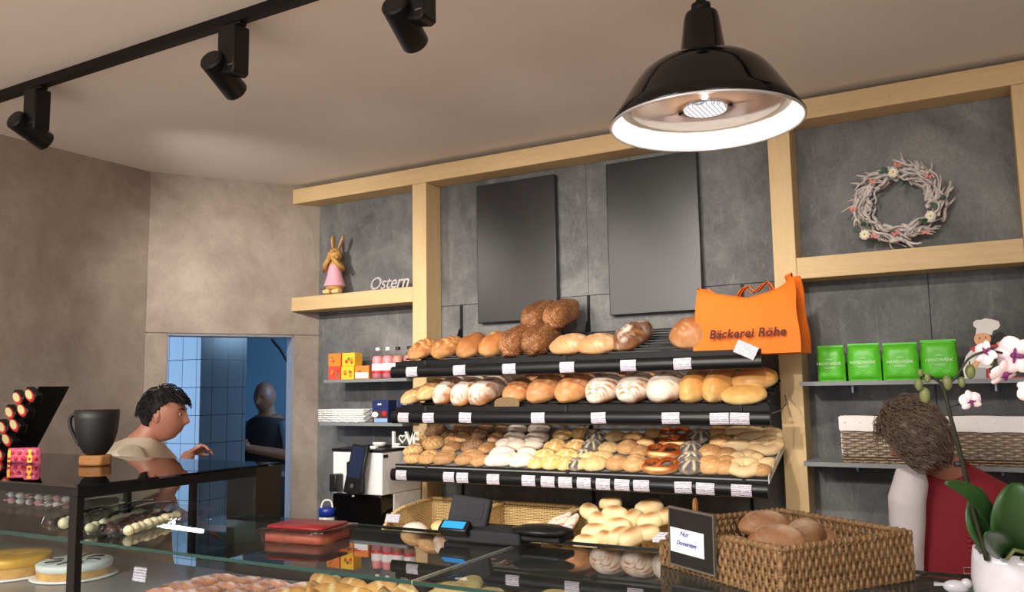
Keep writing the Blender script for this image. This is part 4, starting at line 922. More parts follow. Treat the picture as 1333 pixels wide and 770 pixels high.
def pocket_mesh(sd):
    mb = MB(); n = 14; vs = []; cs = []
    for i in range(n + 1):
        for j in range(n + 1):
            u = i / n * 2 - 1; v = j / n * 2 - 1; e = max(abs(u), abs(v)); z = .012 + .018 * (1 - e ** 3) + .014 * gauss(u - v, .5) + .004 * noise.noise(Vector((u * 3 + sd, v * 3, sd)))
            vs.append((u * .045 * (1 - .1 * v * v), v * .045 * (1 - .1 * u * u), z)); cs.append(.8 if abs(u + v) < .25 else 0)
    m_ = len(vs)
    vs += [(x, y, .001) for x, y, z in vs]; cs += [0] * m_; N = n + 1; fs = []
    for i in range(n):
        for j in range(n):
            a = i * N + j; fs += [(a, a + N, a + N + 1, a + 1), (m_ + a, m_ + a + 1, m_ + a + N + 1, m_ + a + N)]
    for i in range(n): fs += [(i, i + 1, m_ + i + 1, m_ + i), (n * N + i, m_ + n * N + i, m_ + n * N + i + 1, n * N + i + 1), (i * N, m_ + i * N, m_ + (i + 1) * N, (i + 1) * N), (i * N + n, (i + 1) * N + n, m_ + (i + 1) * N + n, m_ + i * N + n)]
    mb.add(vs, fs, cs); me = mb.mesh('puff_pocket', True, M['puff'], True); me['h'] = .04; return me
BM['pocket'] = [pocket_mesh(1), pocket_mesh(5)]
for j, y in enumerate((YG0 + .12, YG0 + .19, YG0 + .26, YG0 + .33, YG0 + .40)):
    for i in range(4):
        putbread('pocket', 'puff_pastry', (-1.66 + i * .09 + rnd.uniform(-.01, .01), y, .975 + .006 * j), rnd.random() * 3, rnd.uniform(0, 22), rnd.uniform(.95, 1.1), 'golden filled puff pastry in the %s row of its tray' % ordw[j], 'pastry', 'golden puff pastries, %s row' % ordw[j])
for j, y in enumerate((YG0 + .09, YG0 + .155, YG0 + .22, YG0 + .285, YG0 + .35, YG0 + .41)):
    for i in range(3):
        putbread('biscuit', 'pale_biscuit', (-1.25 + i * .06 + rnd.uniform(-.01, .01), y, 1.002 + .014 * (i % 2) + .006 * j), rnd.random() * 3, rnd.uniform(0, 25), rnd.uniform(.9, 1.1), 'pale biscuit left of the pane joint, %s row' % ordw[j], 'biscuit', 'pale biscuits left of the pane joint, %s row' % ordw[j])
    for i in range(5):
        putbread('biscuit', 'pale_biscuit', (-1.03 + i * .075 + rnd.uniform(-.01, .01), y, 1.002 + .014 * (i % 2) + .006 * j), rnd.random() * 3, rnd.uniform(0, 25), rnd.uniform(.9, 1.1), 'pale biscuit right of the pane joint, %s row' % ordw[j], 'biscuit', 'pale biscuits right of the pane joint, %s row' % ordw[j])
label_card(182, 747, YG0 + .15, .055, .04, 0, 'price tag left of the sugared pastries behind the pane', tilt=-8)
# ================================================================== ON THE COUNTER
# plastic box with red lid
c = P(383, 706, Z=ZG); r = tag(empty('food_box', (c.x, c.y + .05, ZG), (0, 0, .12)), 'clear flat plastic box with red lid on the glass counter top', 'box')
bx = MB(); n = 24
def rr_(w, d, k=.02): 
    o = []
    for sx, sy, a0 in ((1, 1, 0), (-1, 1, 90), (-1, -1, 180), (1, -1, 270)):
        for q in range(5): a = math.radians(a0 + q * 22.5); o.append((sx * (w / 2 - k) + k * math.cos(a), sy * (d / 2 - k) + k * math.sin(a)))
    return o
def shell(secs, m, nm, par, closed_top=False):
    mb = MB(); n_ = len(secs[0][0]); vs = []; fs = [tuple(range(n_))]
    for poly, z in secs: vs += [(x, y, z) for x, y in poly]
    for a in range(len(secs) - 1): fs += [(a * n_ + i, a * n_ + (i + 1) % n_, (a + 1) * n_ + (i + 1) % n_, (a + 1) * n_ + i) for i in range(n_)]
    if closed_top: fs.append(tuple((len(secs) - 1) * n_ + i for i in range(n_)))
    return mb.add(vs, fs).build(nm, m, par, True)
M['pink_clear'] = glass_mat('pinkish_clear_plastic', 1.5, (.92, .72, .68, 1), 1.4, .08)
shell([(rr_(.20, .15), .001), (rr_(.21, .16), .03)], M['pink_clear'], 'box_body', r)
shell([(rr_(.19, .14), .003), (rr_(.19, .14), .022)], plain('pink_slices', rgb(150, 96, 84), .6, var=.3, scale=30), 'contents', r, True)
shell([(rr_(.222, .172), .031), (rr_(.222, .172), .036), (rr_(.20, .15), .038)], M['pink_clear'], 'lid_rim', r, True)
shell([(rr_(.185, .135), .039), (rr_(.18, .13), .043)], M['red_box'], 'red_lid', r, True)
# scale with customer display
c = P(655, 712, Z=ZG); sc_ = tag(empty('shop_scale', (c.x, YG1 - .07, ZG + .013)), 'dark grey shop scale with tilted customer display and blue readout', 'scale'); ox = c.x; oy = YG1 - .07
def sp(px, py, Y): q = P(px, py, Y=Y); return Vector((q.x - ox, q.y - oy, q.z - ZG))
a = sp(585, 700, oy - .03); b = sp(730, 700, oy - .03)
MB().box(a.x, b.x - .10, -.06, .06, -.012, .020).build('base', M['grey_plastic'], sc_, bevel=.006)
q0, q1 = sp(680, 706, oy - .06), sp(730, 700, oy - .06)
mb = MB(); mb.lathe([(0, .020), (.05, .020), (.066, .026), (.066, .032), (.04, .040), (0, .042)], 32, Matrix.Translation((q1.x - .065, -.03, 0)), 1.25, .8); mb.build('weighing_plate', M['black_satin'], sc_, True)
MB().box(q1.x - .13, q1.x - .01, -.05, .04, .0, .018).build('plate_foot', M['black_plastic'], sc_, bevel=.006)
mx_ = Matrix.Translation((sp(592, 695, oy - .05).x, -.06, .022)) @ Matrix.Rotation(math.radians(-50), 4, 'X')
MB().box(-.035, .052, -.012, .012, -.018, .018, mx_).build('readout_housing', M['black_satin'], sc_, bevel=.004)
MB().box(-.025, .042, -.0135, -.0125, -.011, .011, mx_).build('blue_readout', M['lcd'], sc_)
m0 = sp(612, 675, oy + .02); mx_ = Matrix.Translation((m0.x, .02, m0.z)) @ Matrix.Rotation(math.radians(10), 4, 'Z') @ Matrix.Rotation(math.radians(-18), 4, 'X') @ Matrix.Rotation(math.radians(6), 4, 'Y')
dp = MB().box(-.057, .057, -.014, .010, -.038, .045, mx_).build('customer_display', M['grey_plastic'], sc_, bevel=.006)
MB().box(-.042, .042, -.0152, -.0142, -.012, .034, mx_).build('display_inset', M['grey_plastic'], dp)
MB().tube([(m0.x + .025, .03, .018), (m0.x + .02, .035, m0.z - .02)], .014, 12).build('display_arm', M['grey_plastic'], sc_, True)
# big seagrass basket with a low front opening
bk0 = Vector((-.353, 1.592, ZG)); u_ = Vector((.57, .822, 0)).normalized(); v_ = Vector((-.822, .57, 0)); W_, L_ = .34, .365; HB = .088
bk = tag(empty('bread_basket', bk0), 'big square seagrass basket holding brown rolls on the counter', 'basket')
def seagrass(a, b, hfn, nrm, ins=0):
    mb = MB(); L = (b - a).length; uu = (b - a).normalized(); m = int(L / .0085)
    for i in range(m + 1):
        s_ = i / m; pts = []; nz = 22; hh = hfn(s_)
        for k in range(nz + 1):
            z = hh * k / nz; ph = PI * (z / .017 + i); pts.append(a + uu * (L * s_ + .0022 * math.sin(ph * 1.0 + .6)) + nrm * (.0042 * math.sin(ph)) + Vector((0, 0, z)))
        mb.tube(pts, [.0042 + .0008 * noise.noise(Vector((i * .9, k * .7, 1))) for k in range(nz + 1)], 6)
    z = .008
    while z < max(hfn(0), hfn(.5), hfn(1)) - .004:
        pts = [a + uu * (L * s_ / 20) + Vector((0, 0, min(z, hfn(s_ / 20)))) for s_ in range(21)]; mb.tube(pts, .003, 5); z += .017
    return mb
z0_ = Vector((0, 0, .002)); c0 = z0_; c1 = u_ * W_ + z0_; c2 = u_ * W_ + v_ * L_ + z0_; c3 = v_ * L_ + z0_
hf = lambda s: HB; low = lambda s: HB if s < .42 else (.045 if s > .47 else HB - (s - .42) / .05 * (HB - .045))
for a, b, h_, nr, nm in ((c0, c1, hf, v_, 'right_front_side'), (c0, c3, low, u_, 'left_front_side'), (c3, c2, lambda s: .045 + (HB - .045) * min(1, s / .25), v_, 'back_left_side'), (c1, c2, hf, u_, 'back_right_side')):
    seagrass(a, b, h_, nr).build(nm, M['wicker_brown'], bk, True)
mb = MB()
rim_pts = [c3 + Vector((0, 0, .047)), c3 * .52 + z0_ * .48 + Vector((0, 0, .047)), c3 * .42 + Vector((0, 0, HB + .002)), c0 + Vector((0, 0, HB + .003)), c1 + Vector((0, 0, HB + .003)), c2 + Vector((0, 0, HB + .003)), c3 + (c2 - c3) * .25 + Vector((0, 0, HB)), c3 + Vector((0, 0, .05))]
fine = []
for p, q in zip(rim_pts[:-1], rim_pts[1:]):
    for k in range(6): fine.append(p + (q - p) * k / 6)
rope(mb, fine, .0075, .016); mb.build('rim', M['wicker_brown'], bk, True)
MB().prism([(c0.x, c0.y), (c1.x, c1.y), (c2.x, c2.y), (c3.x, c3.y)], .002, .008).build('base', M['wicker_brown'], bk)
reg('rye_roll', 3, crust('crust_rye', rgb(140, 98, 64), rgb(104, 68, 44), rgb(176, 134, 96), flour=.40, flourcol=rgb(196, 172, 144)), .115, .075, .062, lump=.04)
for px, py, D_, yaw, s_, tl, w in ((996, 684, 1.86, 20, 1.0, 0, 'the one at the back left'), (1013, 706, 1.68, 10, 1.05, 0, 'the one in front, half hidden by the rim'), (1046, 700, 1.70, 70, 1.05, 25, 'the upright one on the right'), (955, 716, 1.80, 10, .95, 0, 'the one at the low left opening'), (1084, 706, 1.85, 40, 1.0, 0, 'the low one at the far right')):
    q = P(px, py, D=D_); putbread('rye_roll', 'rye_roll', (q.x, q.y, q.z - .02), math.radians(yaw), tl, s_, 'floury brown roll in the seagrass basket, ' + w, 'roll', 'brown rolls in the seagrass basket')
q = bk0 + (c0 + c2) * .5
for i in range(6): putbread('rye_roll', 'rye_roll', (q.x + .075 * math.cos(i * 1.05), q.y + .075 * math.sin(i * 1.05), ZG + .012), i, 0, 1, 'floury brown roll at the bottom of the seagrass basket', 'roll', 'rolls at the bottom of the seagrass basket')
# chalkboard with note, clipped to the basket
nrm = (-u_); fc = bk0 + c3 * .80
a = P(872, 658, D=1.755); b = P(932, 673, D=1.655); cc = P(929, 747, D=1.655); d_ = P(872, 733, D=1.755)
ctr = (a + b + cc + d_) / 4; ex = ((b - a) + (cc - d_)).normalized(); ez = ((a - d_) + (b - cc)).normalized(); ez = (ez - ex * ez.dot(ex)).normalized(); ey = ez.cross(ex)
MX_ = Matrix((ex, ey, ez)).transposed().to_4x4(); MX_.translation = ctr; w_ = (b - a).length / 2; h_ = (a - d_).length / 2
cbd = tag(empty('chalkboard_sign', ctr), 'small chalkboard with handwritten white note clipped to the seagrass basket', 'sign'); cbd.matrix_world = MX_
MB().box(-w_ + .003, w_ - .003, -.001, .003, -h_ + .003, h_ - .003).build('board', M['chalk'], cbd)
fr_ = MB()
for x0, x1, z0, z1 in ((-w_, w_, h_ - .004, h_), (-w_, w_, -h_, -h_ + .004), (-w_, -w_ + .003, -h_ + .004, h_ - .004), (w_ - .003, w_, -h_ + .004, h_ - .004)): fr_.box(x0, x1, -.003, .004, z0, z1)
fr_.build('frame', plain('grey_frame', rgb(92, 86, 78), .5), cbd)
nt = MB().box(-w_ + .004, w_ * .55, -.0022, -.0012, -h_ * .52, h_ * .30).build('paper_note', M['white_paper'], cbd)
text('lettering', 'Nur', .014, M['ink'], nt, (-w_ * .30, -.0024, h_ * .14), (PI / 2, 0, 0), shear=.3, depth=.0001, bold=.0003)
text('lettering', 'Donnerstags', .0125, M['ink'], nt, (-w_ * .22, -.0024, -h_ * .18), (PI / 2, 0, 0), shear=.35, depth=.0001, spacing=.85, bold=.0003)
mb = MB(); mb.prism([(-.006, 0), (.006, 0), (.004, .03), (0, .036), (-.004, .03)], 0, .006, Matrix.Translation((.002, .014, h_ - .012)) @ Matrix.Rotation(PI / 2, 4, 'X'))
mb.build('wooden_peg', M['oak'], cbd)
# orchid in a white scalloped pot
oc = P(1325, 760, D=1.27); oc.z = ZG
pot = tag(empty('orchid_plant', oc), 'white orchid with dark green leaves in a scalloped white pot', 'plant')
mb = MB(); n = 64; secs = [(.040, 0), (.046, .004), (.058, .05), (.0625, .09), (.060, .118), (.0585, .128)]; vs = []; fs = []
def scal(k, i): 
    w = 2 * PI * i / n; return (.006 * abs(math.sin(w * 5)) if k >= len(secs) - 1 else 0)
inn_ = [(r_ - .004, z) for r_, z in secs[::-1]]
allr = secs + inn_
for k, (r_, z) in enumerate(allr):
    for i in range(n):
        w = 2 * PI * i / n; zz = z + (.007 * abs(math.sin(w * 5)) if z > .12 else 0); vs.append((r_ * math.cos(w), r_ * math.sin(w), zz))
for k in range(len(allr) - 1): fs += [(k * n + i, k * n + (i + 1) % n, (k + 1) * n + (i + 1) % n, (k + 1) * n + i) for i in range(n)]
fs.append(tuple(range(n - 1, -1, -1))); fs.append(tuple((len(allr) - 1) * n + i for i in range(n)))
mb.add(vs, fs); mb.build('pot', M['ceramic'], pot, True)
MB().lathe([(.054, .095), (.052, .104), (.02, .108), (0, .108)], 32).build('bark_soil', plain('bark_soil', rgb(70, 52, 38), .9, var=.4, bump=.6), pot, True)
def leaf(pts, wid, nm='leaf', mat=None):
    mb = MB(); N = 18; P_ = [Vector(p) for p in pts]; vs = []; fs = []
    for i in range(N + 1):
        t = i / N; a = (P_[0] * (1 - t) ** 2 + P_[1] * 2 * t * (1 - t) + P_[2] * t * t); dd = ((P_[1] - P_[0]) * (1 - t) + (P_[2] - P_[1]) * t).normalized()
        sd = P_[3] if len(P_) > 3 else dd.cross(Vector((0, 0, 1))); sd = sd.normalized(); w = wid * (math.sin(PI * min(1, t * .93 + .06)) ** .55)
        up = sd.cross(dd).normalized()
        for s_ in (-1, -.5, 0, .5, 1): vs.append(a + sd * w * s_ + up * abs(s_) * w * .28)
        for s_ in (-1, -.5, 0, .5, 1): vs.append(a + sd * w * s_ * .98 + up * (abs(s_) * w * .28 - .0022))
    for i in range(N):
        o_ = i * 10; q_ = o_ + 10
        for k in range(4): fs += [(o_ + k, q_ + k, q_ + k + 1, o_ + k + 1), (o_ + 5 + k, o_ + 6 + k, q_ + 6 + k, q_ + 5 + k)]
        fs += [(o_, o_ + 5, q_ + 5, q_), (o_ + 4, q_ + 4, q_ + 9, o_ + 9)]
    fs += [(0, 1, 2, 3, 4, 9, 8, 7, 6, 5), (N * 10, N * 10 + 5, N * 10 + 6, N * 10 + 7, N * 10 + 8, N * 10 + 9, N * 10 + 4, N * 10 + 3, N * 10 + 2, N * 10 + 1)]
    return mb.add(vs, fs).build(nm, mat or M['orchid_leaf'], pot, True)
def oo(px, py, D_): return P(px, py, D=D_) - oc
cr = oo(1310, 722, 1.26)
leaf([cr, oo(1280, 630, 1.22), oo(1231, 628, 1.2), RR * .5 + UU * .85], .013)
leaf([cr, oo(1268, 700, 1.24), oo(1272, 634, 1.27), RR * .95 + UU * .1], .026)
leaf([cr + Vector((.01, 0, 0)), oo(1318, 670, 1.2), oo(1322, 628, 1.22), RR], .040)
leaf([cr + Vector((.02, 0, 0)), oo(1350, 680, 1.3), oo(1400, 650, 1.35), RR * .4 + UU * .8], .034)
leaf([cr, oo(1296, 700, 1.18), oo(1284, 694, 1.12), RR * .7 + UU * .6], .020)
for k, pts in enumerate(([(1310, 728), (1320, 715), (1333, 718)], [(1330, 725), (1345, 735), (1352, 765)])):
    MB().tube([oo(x, y, 1.22) for x, y in pts], .003, 8).build('aerial_root', M['orchid_bud'], pot, True)
def smoothpts(pts, m=6):
    out = []
    for i in range(len(pts) - 1):
        p0, p1, p2, p3 = pts[max(0, i - 1)], pts[i], pts[i + 1], pts[min(len(pts) - 1, i + 2)]
        for k in range(m):
            t = k / m; out.append(.5 * ((2 * p1) + (p2 - p0) * t + (2 * p0 - 5 * p1 + 4 * p2 - p3) * t * t + (3 * p1 - p0 - 3 * p2 + p3) * t ** 3))
    return out + [pts[-1]]
st = [oo(1285, 728, 1.25), oo(1268, 665, 1.24), oo(1250, 590, 1.23), oo(1238, 545, 1.22), oo(1228, 505, 1.22), oo(1216, 492, 1.22), oo(1196, 488, 1.22)]
MB().tube(smoothpts(st), [.0042 - .0024 * i / 36 for i in range(37)], 8).build('flower_stem', M['orchid_stem'], pot, True)
st2 = [oo(1228, 505, 1.22), oo(1245, 490, 1.22), oo(1262, 466, 1.21), oo(1288, 457, 1.20), oo(1315, 463, 1.20), oo(1345, 480, 1.20)]
MB().tube(smoothpts(st2), .0018, 7).build('flower_stem', M['orchid_stem'], pot, True)
MB().tube([oo(1243, 604, 1.235), oo(1256, 603, 1.235)], .0045, 10).build('stem_clip', M['black_plastic'], pot, True)
for px, py, a in ((1196, 500, .0095), (1207, 491, .008), (1233, 498, .011), (1204, 514, .012), (1263, 483, .011), (1252, 497, .008), (1290, 465, .012), (1198, 485, .006)):
    q = oo(px, py, 1.22); MB().ball(q.x, q.y, q.z, a * .62, a * .62, a, 12).build('bud', M['orchid_bud'], pot, True)
for px, py, qx, qy in ((1204, 514, 1216, 500), (1233, 498, 1228, 505), (1263, 483, 1262, 470), (1252, 525, 1235, 530)):
    MB().tube([oo(px, py, 1.22), oo(qx, qy, 1.22)], .0011, 6).build('bud_stalk', M['orchid_stem'], pot, True)
def flower(px, py, D_, s_, ang, face=(0, 0, 0)):
    c = oo(px, py, D_); e = empty('flower', c); e.parent = pot; q = (-FF + Vector(face)).normalized().to_track_quat('Z', 'Y') @ Euler((0, 0, ang)).to_quaternion()
    bpy.data.objects.remove(e)
    fm = q.to_matrix().to_4x4(); fm.translation = c; mb = MB()
    for a, ln, wd in ((90, 1, .42), (210, .95, .38), (330, .95, .38), (25, 1.0, .62), (155, 1.0, .62)):
        N = 10; vs = []; fs = []
        for i in range(N + 1):
            t = i / N; w = wd * s_ * math.sin(PI * min(1, t * .9 + .08)) ** .6; z = .12 * s_ * math.sin(t * 2.4) - .1 * s_ * t
            for k in (-1, 0, 1): vs.append(fm @ (Matrix.Rotation(math.radians(a), 4, 'Z') @ Vector((t * s_ * ln, k * w * .9, z - (.12 * s_ if k else 0) * .8))))
        m_ = len(vs); nn = (fm.to_3x3() @ Vector((0, 0, 1))) * .0008; vs += [v - nn for v in vs]
        for i in range(N):
            for k in range(2): a_ = i * 3 + k; fs += [(a_, a_ + 3, a_ + 4, a_ + 1), (m_ + a_, m_ + a_ + 1, m_ + a_ + 4, m_ + a_ + 3)]
            fs += [(i * 3, m_ + i * 3, m_ + i * 3 + 3, i * 3 + 3), (i * 3 + 2, i * 3 + 5, m_ + i * 3 + 5, m_ + i * 3 + 2)]
        mb.add(vs, fs)
    fl = mb.build('flower', M['orchid_petal'], pot, True)
    lb = MB().ball(0, 0, 0, s_ * .16, s_ * .16, s_ * .2, 10); lb.ball(0, -.25 * s_, 0, s_ * .12, s_ * .26, s_ * .1, 10).ball(.2 * s_, -.05 * s_, .04 * s_, s_ * .22, s_ * .07, s_ * .05, 8).ball(-.2 * s_, -.05 * s_, .04 * s_, s_ * .22, s_ * .07, s_ * .05, 8)
    lb.v = [tuple(fm @ (Vector(v) + Vector((0, 0, .1 * s_)))) for v in lb.v]; lb.build('lip', M['orchid_lip'], fl, True)
flower(1264, 522, 1.21, .0165, .2, (-.1, 0, .1)); flower(1283, 458, 1.20, .019, 2.2, (-.9, .2, .3)); flower(1320, 462, 1.19, .028, 1.4, (-.7, 0, 0)); flower(1308, 486, 1.20, .023, .4, (.3, 0, -.6)); flower(1342, 508, 1.19, .019, 1.0, (-.4, 0, 0))
for px, py in ((1311, 463), (1299, 489)): pass
# small white bird ornament by the pot
q = P(1245, 772, Z=ZG); bd_ = tag(empty('bird_ornament', (q.x, q.y, ZG)), 'small white ceramic bird lying beside the orchid pot', 'ornament')
MB().ball(0, 0, .012, .022, .014, .0125, 16).ball(.018, 0, .02, .010, .009, .009, 12).build('bird_body', M['ceramic'], bd_, True)
MB().prism([(-.018, 0), (-.036, .008), (-.036, -.008)], .012, .017).build('tail', M['ceramic'], bd_)
# ================================================================== LEFT BAY
YB0 = 3.87
# bunny figure standing on the short beam
q = P(437, 386, Y=YB0); bn = tag(empty('bunny_figure', (q.x, YB0 - .01, 2.139), (0, 0, .25)), 'tan bunny figure in a pink dress covering its mouth, standing on the beam shelf', 'figurine')
mb = MB(); mb.lathe([(.0, .03), (.052, .03), (.055, .05), (.04, .13), (.034, .20), (.03, .22), (0, .225)], 24)
mb.ball(0, -.002, .245, .046, .042, .044, 20); mb.ball(-.022, -.028, .228, .020, .018, .018, 14).ball(.022, -.028, .228, .020, .018, .018, 14)
for s_ in (-1, 1):
    mb.tube([(s_ * .034, 0, .195), (s_ * .060, -.018, .155), (s_ * .040, -.045, .185), (s_ * .010, -.050, .222)], [.016, .017, .014, .015], 12)
    for k in range(3): mb.tube([(s_ * (.006 + k * .006), -.052, .216), (s_ * (.004 + k * .006), -.054, .234)], .0045, 8)
for x0, x1, tilt in ((-.012, -.016, 0), (.022, .052, 0)):
    mb.tube([(x0, 0, .28), (x0 * .6 + x1 * .4, .002, .305), (x1, .004, .345), (x1 * 1.05, .004, .368)], [.010, .018, .021, .009], 14, flat=.5)
mb.build('body', M['terracotta'], bn, True)
MB().lathe([(.030, .205), (.036, .18), (.046, .12), (.064, .062), (.068, .055), (.060, .05), (0, .05)], 28, cap=.01).build('pink_dress', M['pink'], bn, True)
for x0, x1 in ((-.013, -.016), (.031, .050)): MB().tube([(x0, -.010, .297), (x1, -.0095, .33), (x1 * 1.02, -.008, .352)], [.006, .0115, .005], 12, flat=.35).build('inner_ear', M['pink'], bn, True)
MB().ball(0, -.044, .258, .008, .006, .006, 12).build('nose', M['coral'], bn, True)
for s_ in (-1, 1):
    mb = MB(); mb.ball(s_ * .030, -.020, .019, .028, .036, .019, 18)
    for k in (-1, 0, 1): mb.ball(s_ * .030 + k * .014, -.050, .016, .010, .012, .013, 10)
    mb.build('foot', M['bunny_foot'], bn, True)
    MB().ball(s_ * .016, -.041, .262, .004, .003, .005, 8).build('eye', M['black_plastic'], bn, True)
# silver lettering on a pink foot board
a = P(476, 381, Y=YB0); b = P(536, 379, Y=YB0); ls = tag(empty('lettering_stand', ((a.x + b.x) / 2, YB0, 2.139)), 'shiny silver word on a thin pink foot board, right of the bunny', 'decoration'); w_ = (b.x - a.x) / 2
MB().box(-w_ - .02, w_, -.02, .02, 0, .008).build('foot_board', plain('rose_wood', rgb(214, 160, 138), .6), ls, bevel=.002)
text('lettering', 'Ostern', .105, M['silver'], ls, (0, .004, .044), (PI / 2, 0, 0), depth=.005, shear=.35, bold=.0012, spacing=.95)
# grey shelves in the left bay
def board(nm, x0, x1, y0, z0, lab, th=.018, tri=True):
    mb = MB(); x0b = XL + (DB - YC) * BD.x / BD.y + .004
    if tri: mb.prism([(x0, y0), (x1, y0), (x1, DB), (max(x0b, x0), DB)], z0, z0 + th)
    else: mb.box(x0, x1, y0, DB, z0, z0 + th)
    o = tag(mb.build(nm, M['grey_shelf'], bevel=.001), lab, 'shelf'); return o
xs1 = P(424, 494, Y=3.78).x
s1 = P(440, 494, Y=3.80).z; s2 = P(440, 549, Y=3.78).z
board('wall_shelf', xs1, -2.82, 3.76, s1 - .018, 'grey shelf board with tea boxes and pink bottles', tri=False)
board('wall_shelf', P(411, 551, Y=3.72).x + .03, -2.82, 3.72, s2 - .018, 'grey shelf board with white woven basket and dark blue boxes', tri=False)
# tea boxes
def teabox(px, z, lab, front, rz=0, w=.105):
    q = P(px, 480, Y=3.80); r = tag(empty('tea_box', (q.x, 3.83, z), (0, 0, rz)), lab, 'box', 'tea boxes on the left shelf')
    MB().box(-w / 2, w / 2, -.035, .035, 0, .077).build('carton', front, r, bevel=.0015)
    mb = MB(); rg = random.Random(int(px * 7 + z * 100))
    for k in range(5):
        x, zz, s_ = rg.uniform(-.025, .03), rg.uniform(.02, .05), rg.uniform(.007, .012); MB().lathe([(s_, 0), (s_, .0006)], 14, Matrix.Translation((x, -.0355 - k * .0001, zz)) @ Matrix.Rotation(PI / 2, 4, 'X')).build('fruit_print', M[('fruit_red', 'fruit_orange', 'fruit_green')[k % 3]], r)
    return r
M['fruit_red'] = plain('fruit_red', rgb(214, 50, 40), .5); M['fruit_orange'] = plain('fruit_orange', rgb(246, 140, 40), .5); M['fruit_green'] = plain('fruit_green', rgb(70, 130, 50), .5)
M['tea_yellow'] = plain('tea_yellow', rgb(250, 196, 50), .45); M['tea_red'] = plain('tea_red', rgb(222, 78, 60), .45); M['tea_orange'] = plain('tea_orange', rgb(238, 130, 50), .45)
teabox(436, s1 + .001, 'red tea box at the bottom left of the small stack', M['tea_red'], 0, .095)
teabox(453, s1 + .001, 'yellow tea box in the bottom row, middle of the stack', M['tea_yellow'], 0, .095)
t3 = teabox(471, s1 + .001, 'orange tea box with white sticker, rightmost of the bottom row', M['tea_orange'], .12, .095)
MB().box(-.044, .044, -.0368, -.0362, .005, .038).build('white_sticker', M['white_paper'], t3)
teabox(436, s1 + .079, 'yellow orange tea box on top of the red one', M['tea_orange'], 0, .095)
teabox(454, s1 + .079, 'yellow tea box in the top row, right one', M['tea_yellow'], 0, .095)
M['bottle_plastic'] = glass_mat('bottle_plastic', 1.4, (.95, .93, .93, 1), .8, .05)
M['berry'] = plain('berry_drink', rgb(238, 150, 158), .4); M['cocoa'] = plain('cocoa_drink', rgb(196, 138, 120), .4); M['red_label'] = plain('red_label', rgb(206, 32, 52), .4)
for px, dr, cap_, lab, y in ((492, 'berry', 'white_enamel', 'pink milk drink bottle with white cap, leftmost of the bottles', 3.80), (505, 'berry', 'white_enamel', 'pink milk drink bottle with white cap, second from left', 3.80), (518, 'cocoa', 'black_plastic', 'brownish milk drink bottle with dark cap, third from left', 3.81), (533, 'cocoa', 'black_plastic', 'brownish milk drink bottle with dark cap, rightmost', 3.80)):
    q = P(px, 490, Y=y); r = tag(empty('drink_bottle', (q.x, y, s1 + .001)), lab, 'bottle', 'milk drink bottles on the left shelf'); R_ = .034
    MB().lathe([(0, 0), (R_ * .9, 0), (R_, .006), (R_, .115), (R_ * .8, .135), (.013, .158), (.012, .166)], 24).build('bottle_body', M['bottle_plastic'], r, True)
    MB().lathe([(0, .002), (R_ * .92, .003), (R_ * .95, .112), (R_ * .75, .128), (0, .130)], 24).build('drink', M[dr], r, True)
    MB().lathe([(R_ + .0006, .03), (R_ + .0006, .085)], 24, cap=.001).build('label_band', M['white_paper'], r, True)
    MB().lathe([(R_ + .001, .03), (R_ + .001, .045)], 24, cap=.001).build('label_stripe', M['red_label'], r, True)
    MB().lathe([(.014, .160), (.014, .176), (.012, .178), (0, .178)], 16).build('cap', M[cap_], r)
# white woven tray basket, dark blue boxes
q0 = P(414, 546, Y=3.78); q1 = P(476, 548, Y=3.78); wb = tag(empty('woven_basket', ((q0.x + q1.x) / 2, 3.83, s2)), 'low white woven basket at the left end of the lower shelf', 'basket'); hw = (q1.x - q0.x) / 2 - .012
mb = MB()
for a, b, n_ in (((-hw, -.06, 0), (hw, -.06, 0), (0, 1, 0)), ((-hw, .06, 0), (hw, .06, 0), (0, 1, 0)), ((-hw, -.06, 0), (-hw, .06, 0), (1, 0, 0)), ((hw, -.06, 0), (hw, .06, 0), (1, 0, 0))):
    weave_wall(mb, a, b, .001, lambda s: .074, n_, .0125, .0055, .034, 6)
mb.box(-hw, hw, -.06, .06, 0, .004); mb.build('woven_body', M['white_weave'], wb, True)
M['navy'] = plain('navy_carton', rgb(26, 42, 96), .45); M['navy_low'] = plain('brown_carton', rgb(74, 40, 34), .45); M['pale_blue'] = plain('pale_blue_carton', rgb(130, 170, 222), .45)
for px, lab, wd in ((494, 'dark blue coffee box beside the white woven basket', .112), (527, 'dark blue coffee box partly hidden by the bread shelf', .11)):
    q = P(px, 547, Y=3.74); r = tag(empty('coffee_box', (q.x, 3.775, s2)), lab, 'box', 'dark blue coffee boxes')
    MB().box(-wd / 2, wd / 2, -.03, .05, 0, .125).build('carton', M['navy'], r, bevel=.001)
    MB().box(-wd / 2 + .001, wd / 2 - .001, -.0308, -.0302, .0, .066).build('brown_panel', M['navy_low'], r)
    MB().box(-wd / 2 + .015, wd / 2 - .004, -.0316, -.031, .002, .024).build('blue_panel', M['pale_blue'], r)
    MB().lathe([(.014, 0), (.014, .0008)], 20, Matrix.Translation((.03, -.0312, .052)) @ Matrix.Rotation(PI / 2, 4, 'X')).build('red_badge', M['red_label'], r)
    MB().lathe([(.022, 0), (.022, .0008)], 24, Matrix.Translation((-.035, -.0312, .045)) @ Matrix.Rotation(PI / 2, 4, 'X'), 1, .7).build('cup_print', M['white_paper'], r)
    MB().prism([(-.014, 0), (.014, 0), (.010, .012), (0, .006), (-.010, .012)], 0, .0006, Matrix.Translation((-.004, -.0306, .098)) @ Matrix.Rotation(PI / 2, 4, 'X')).build('crown_print', M['white_paper'], r)
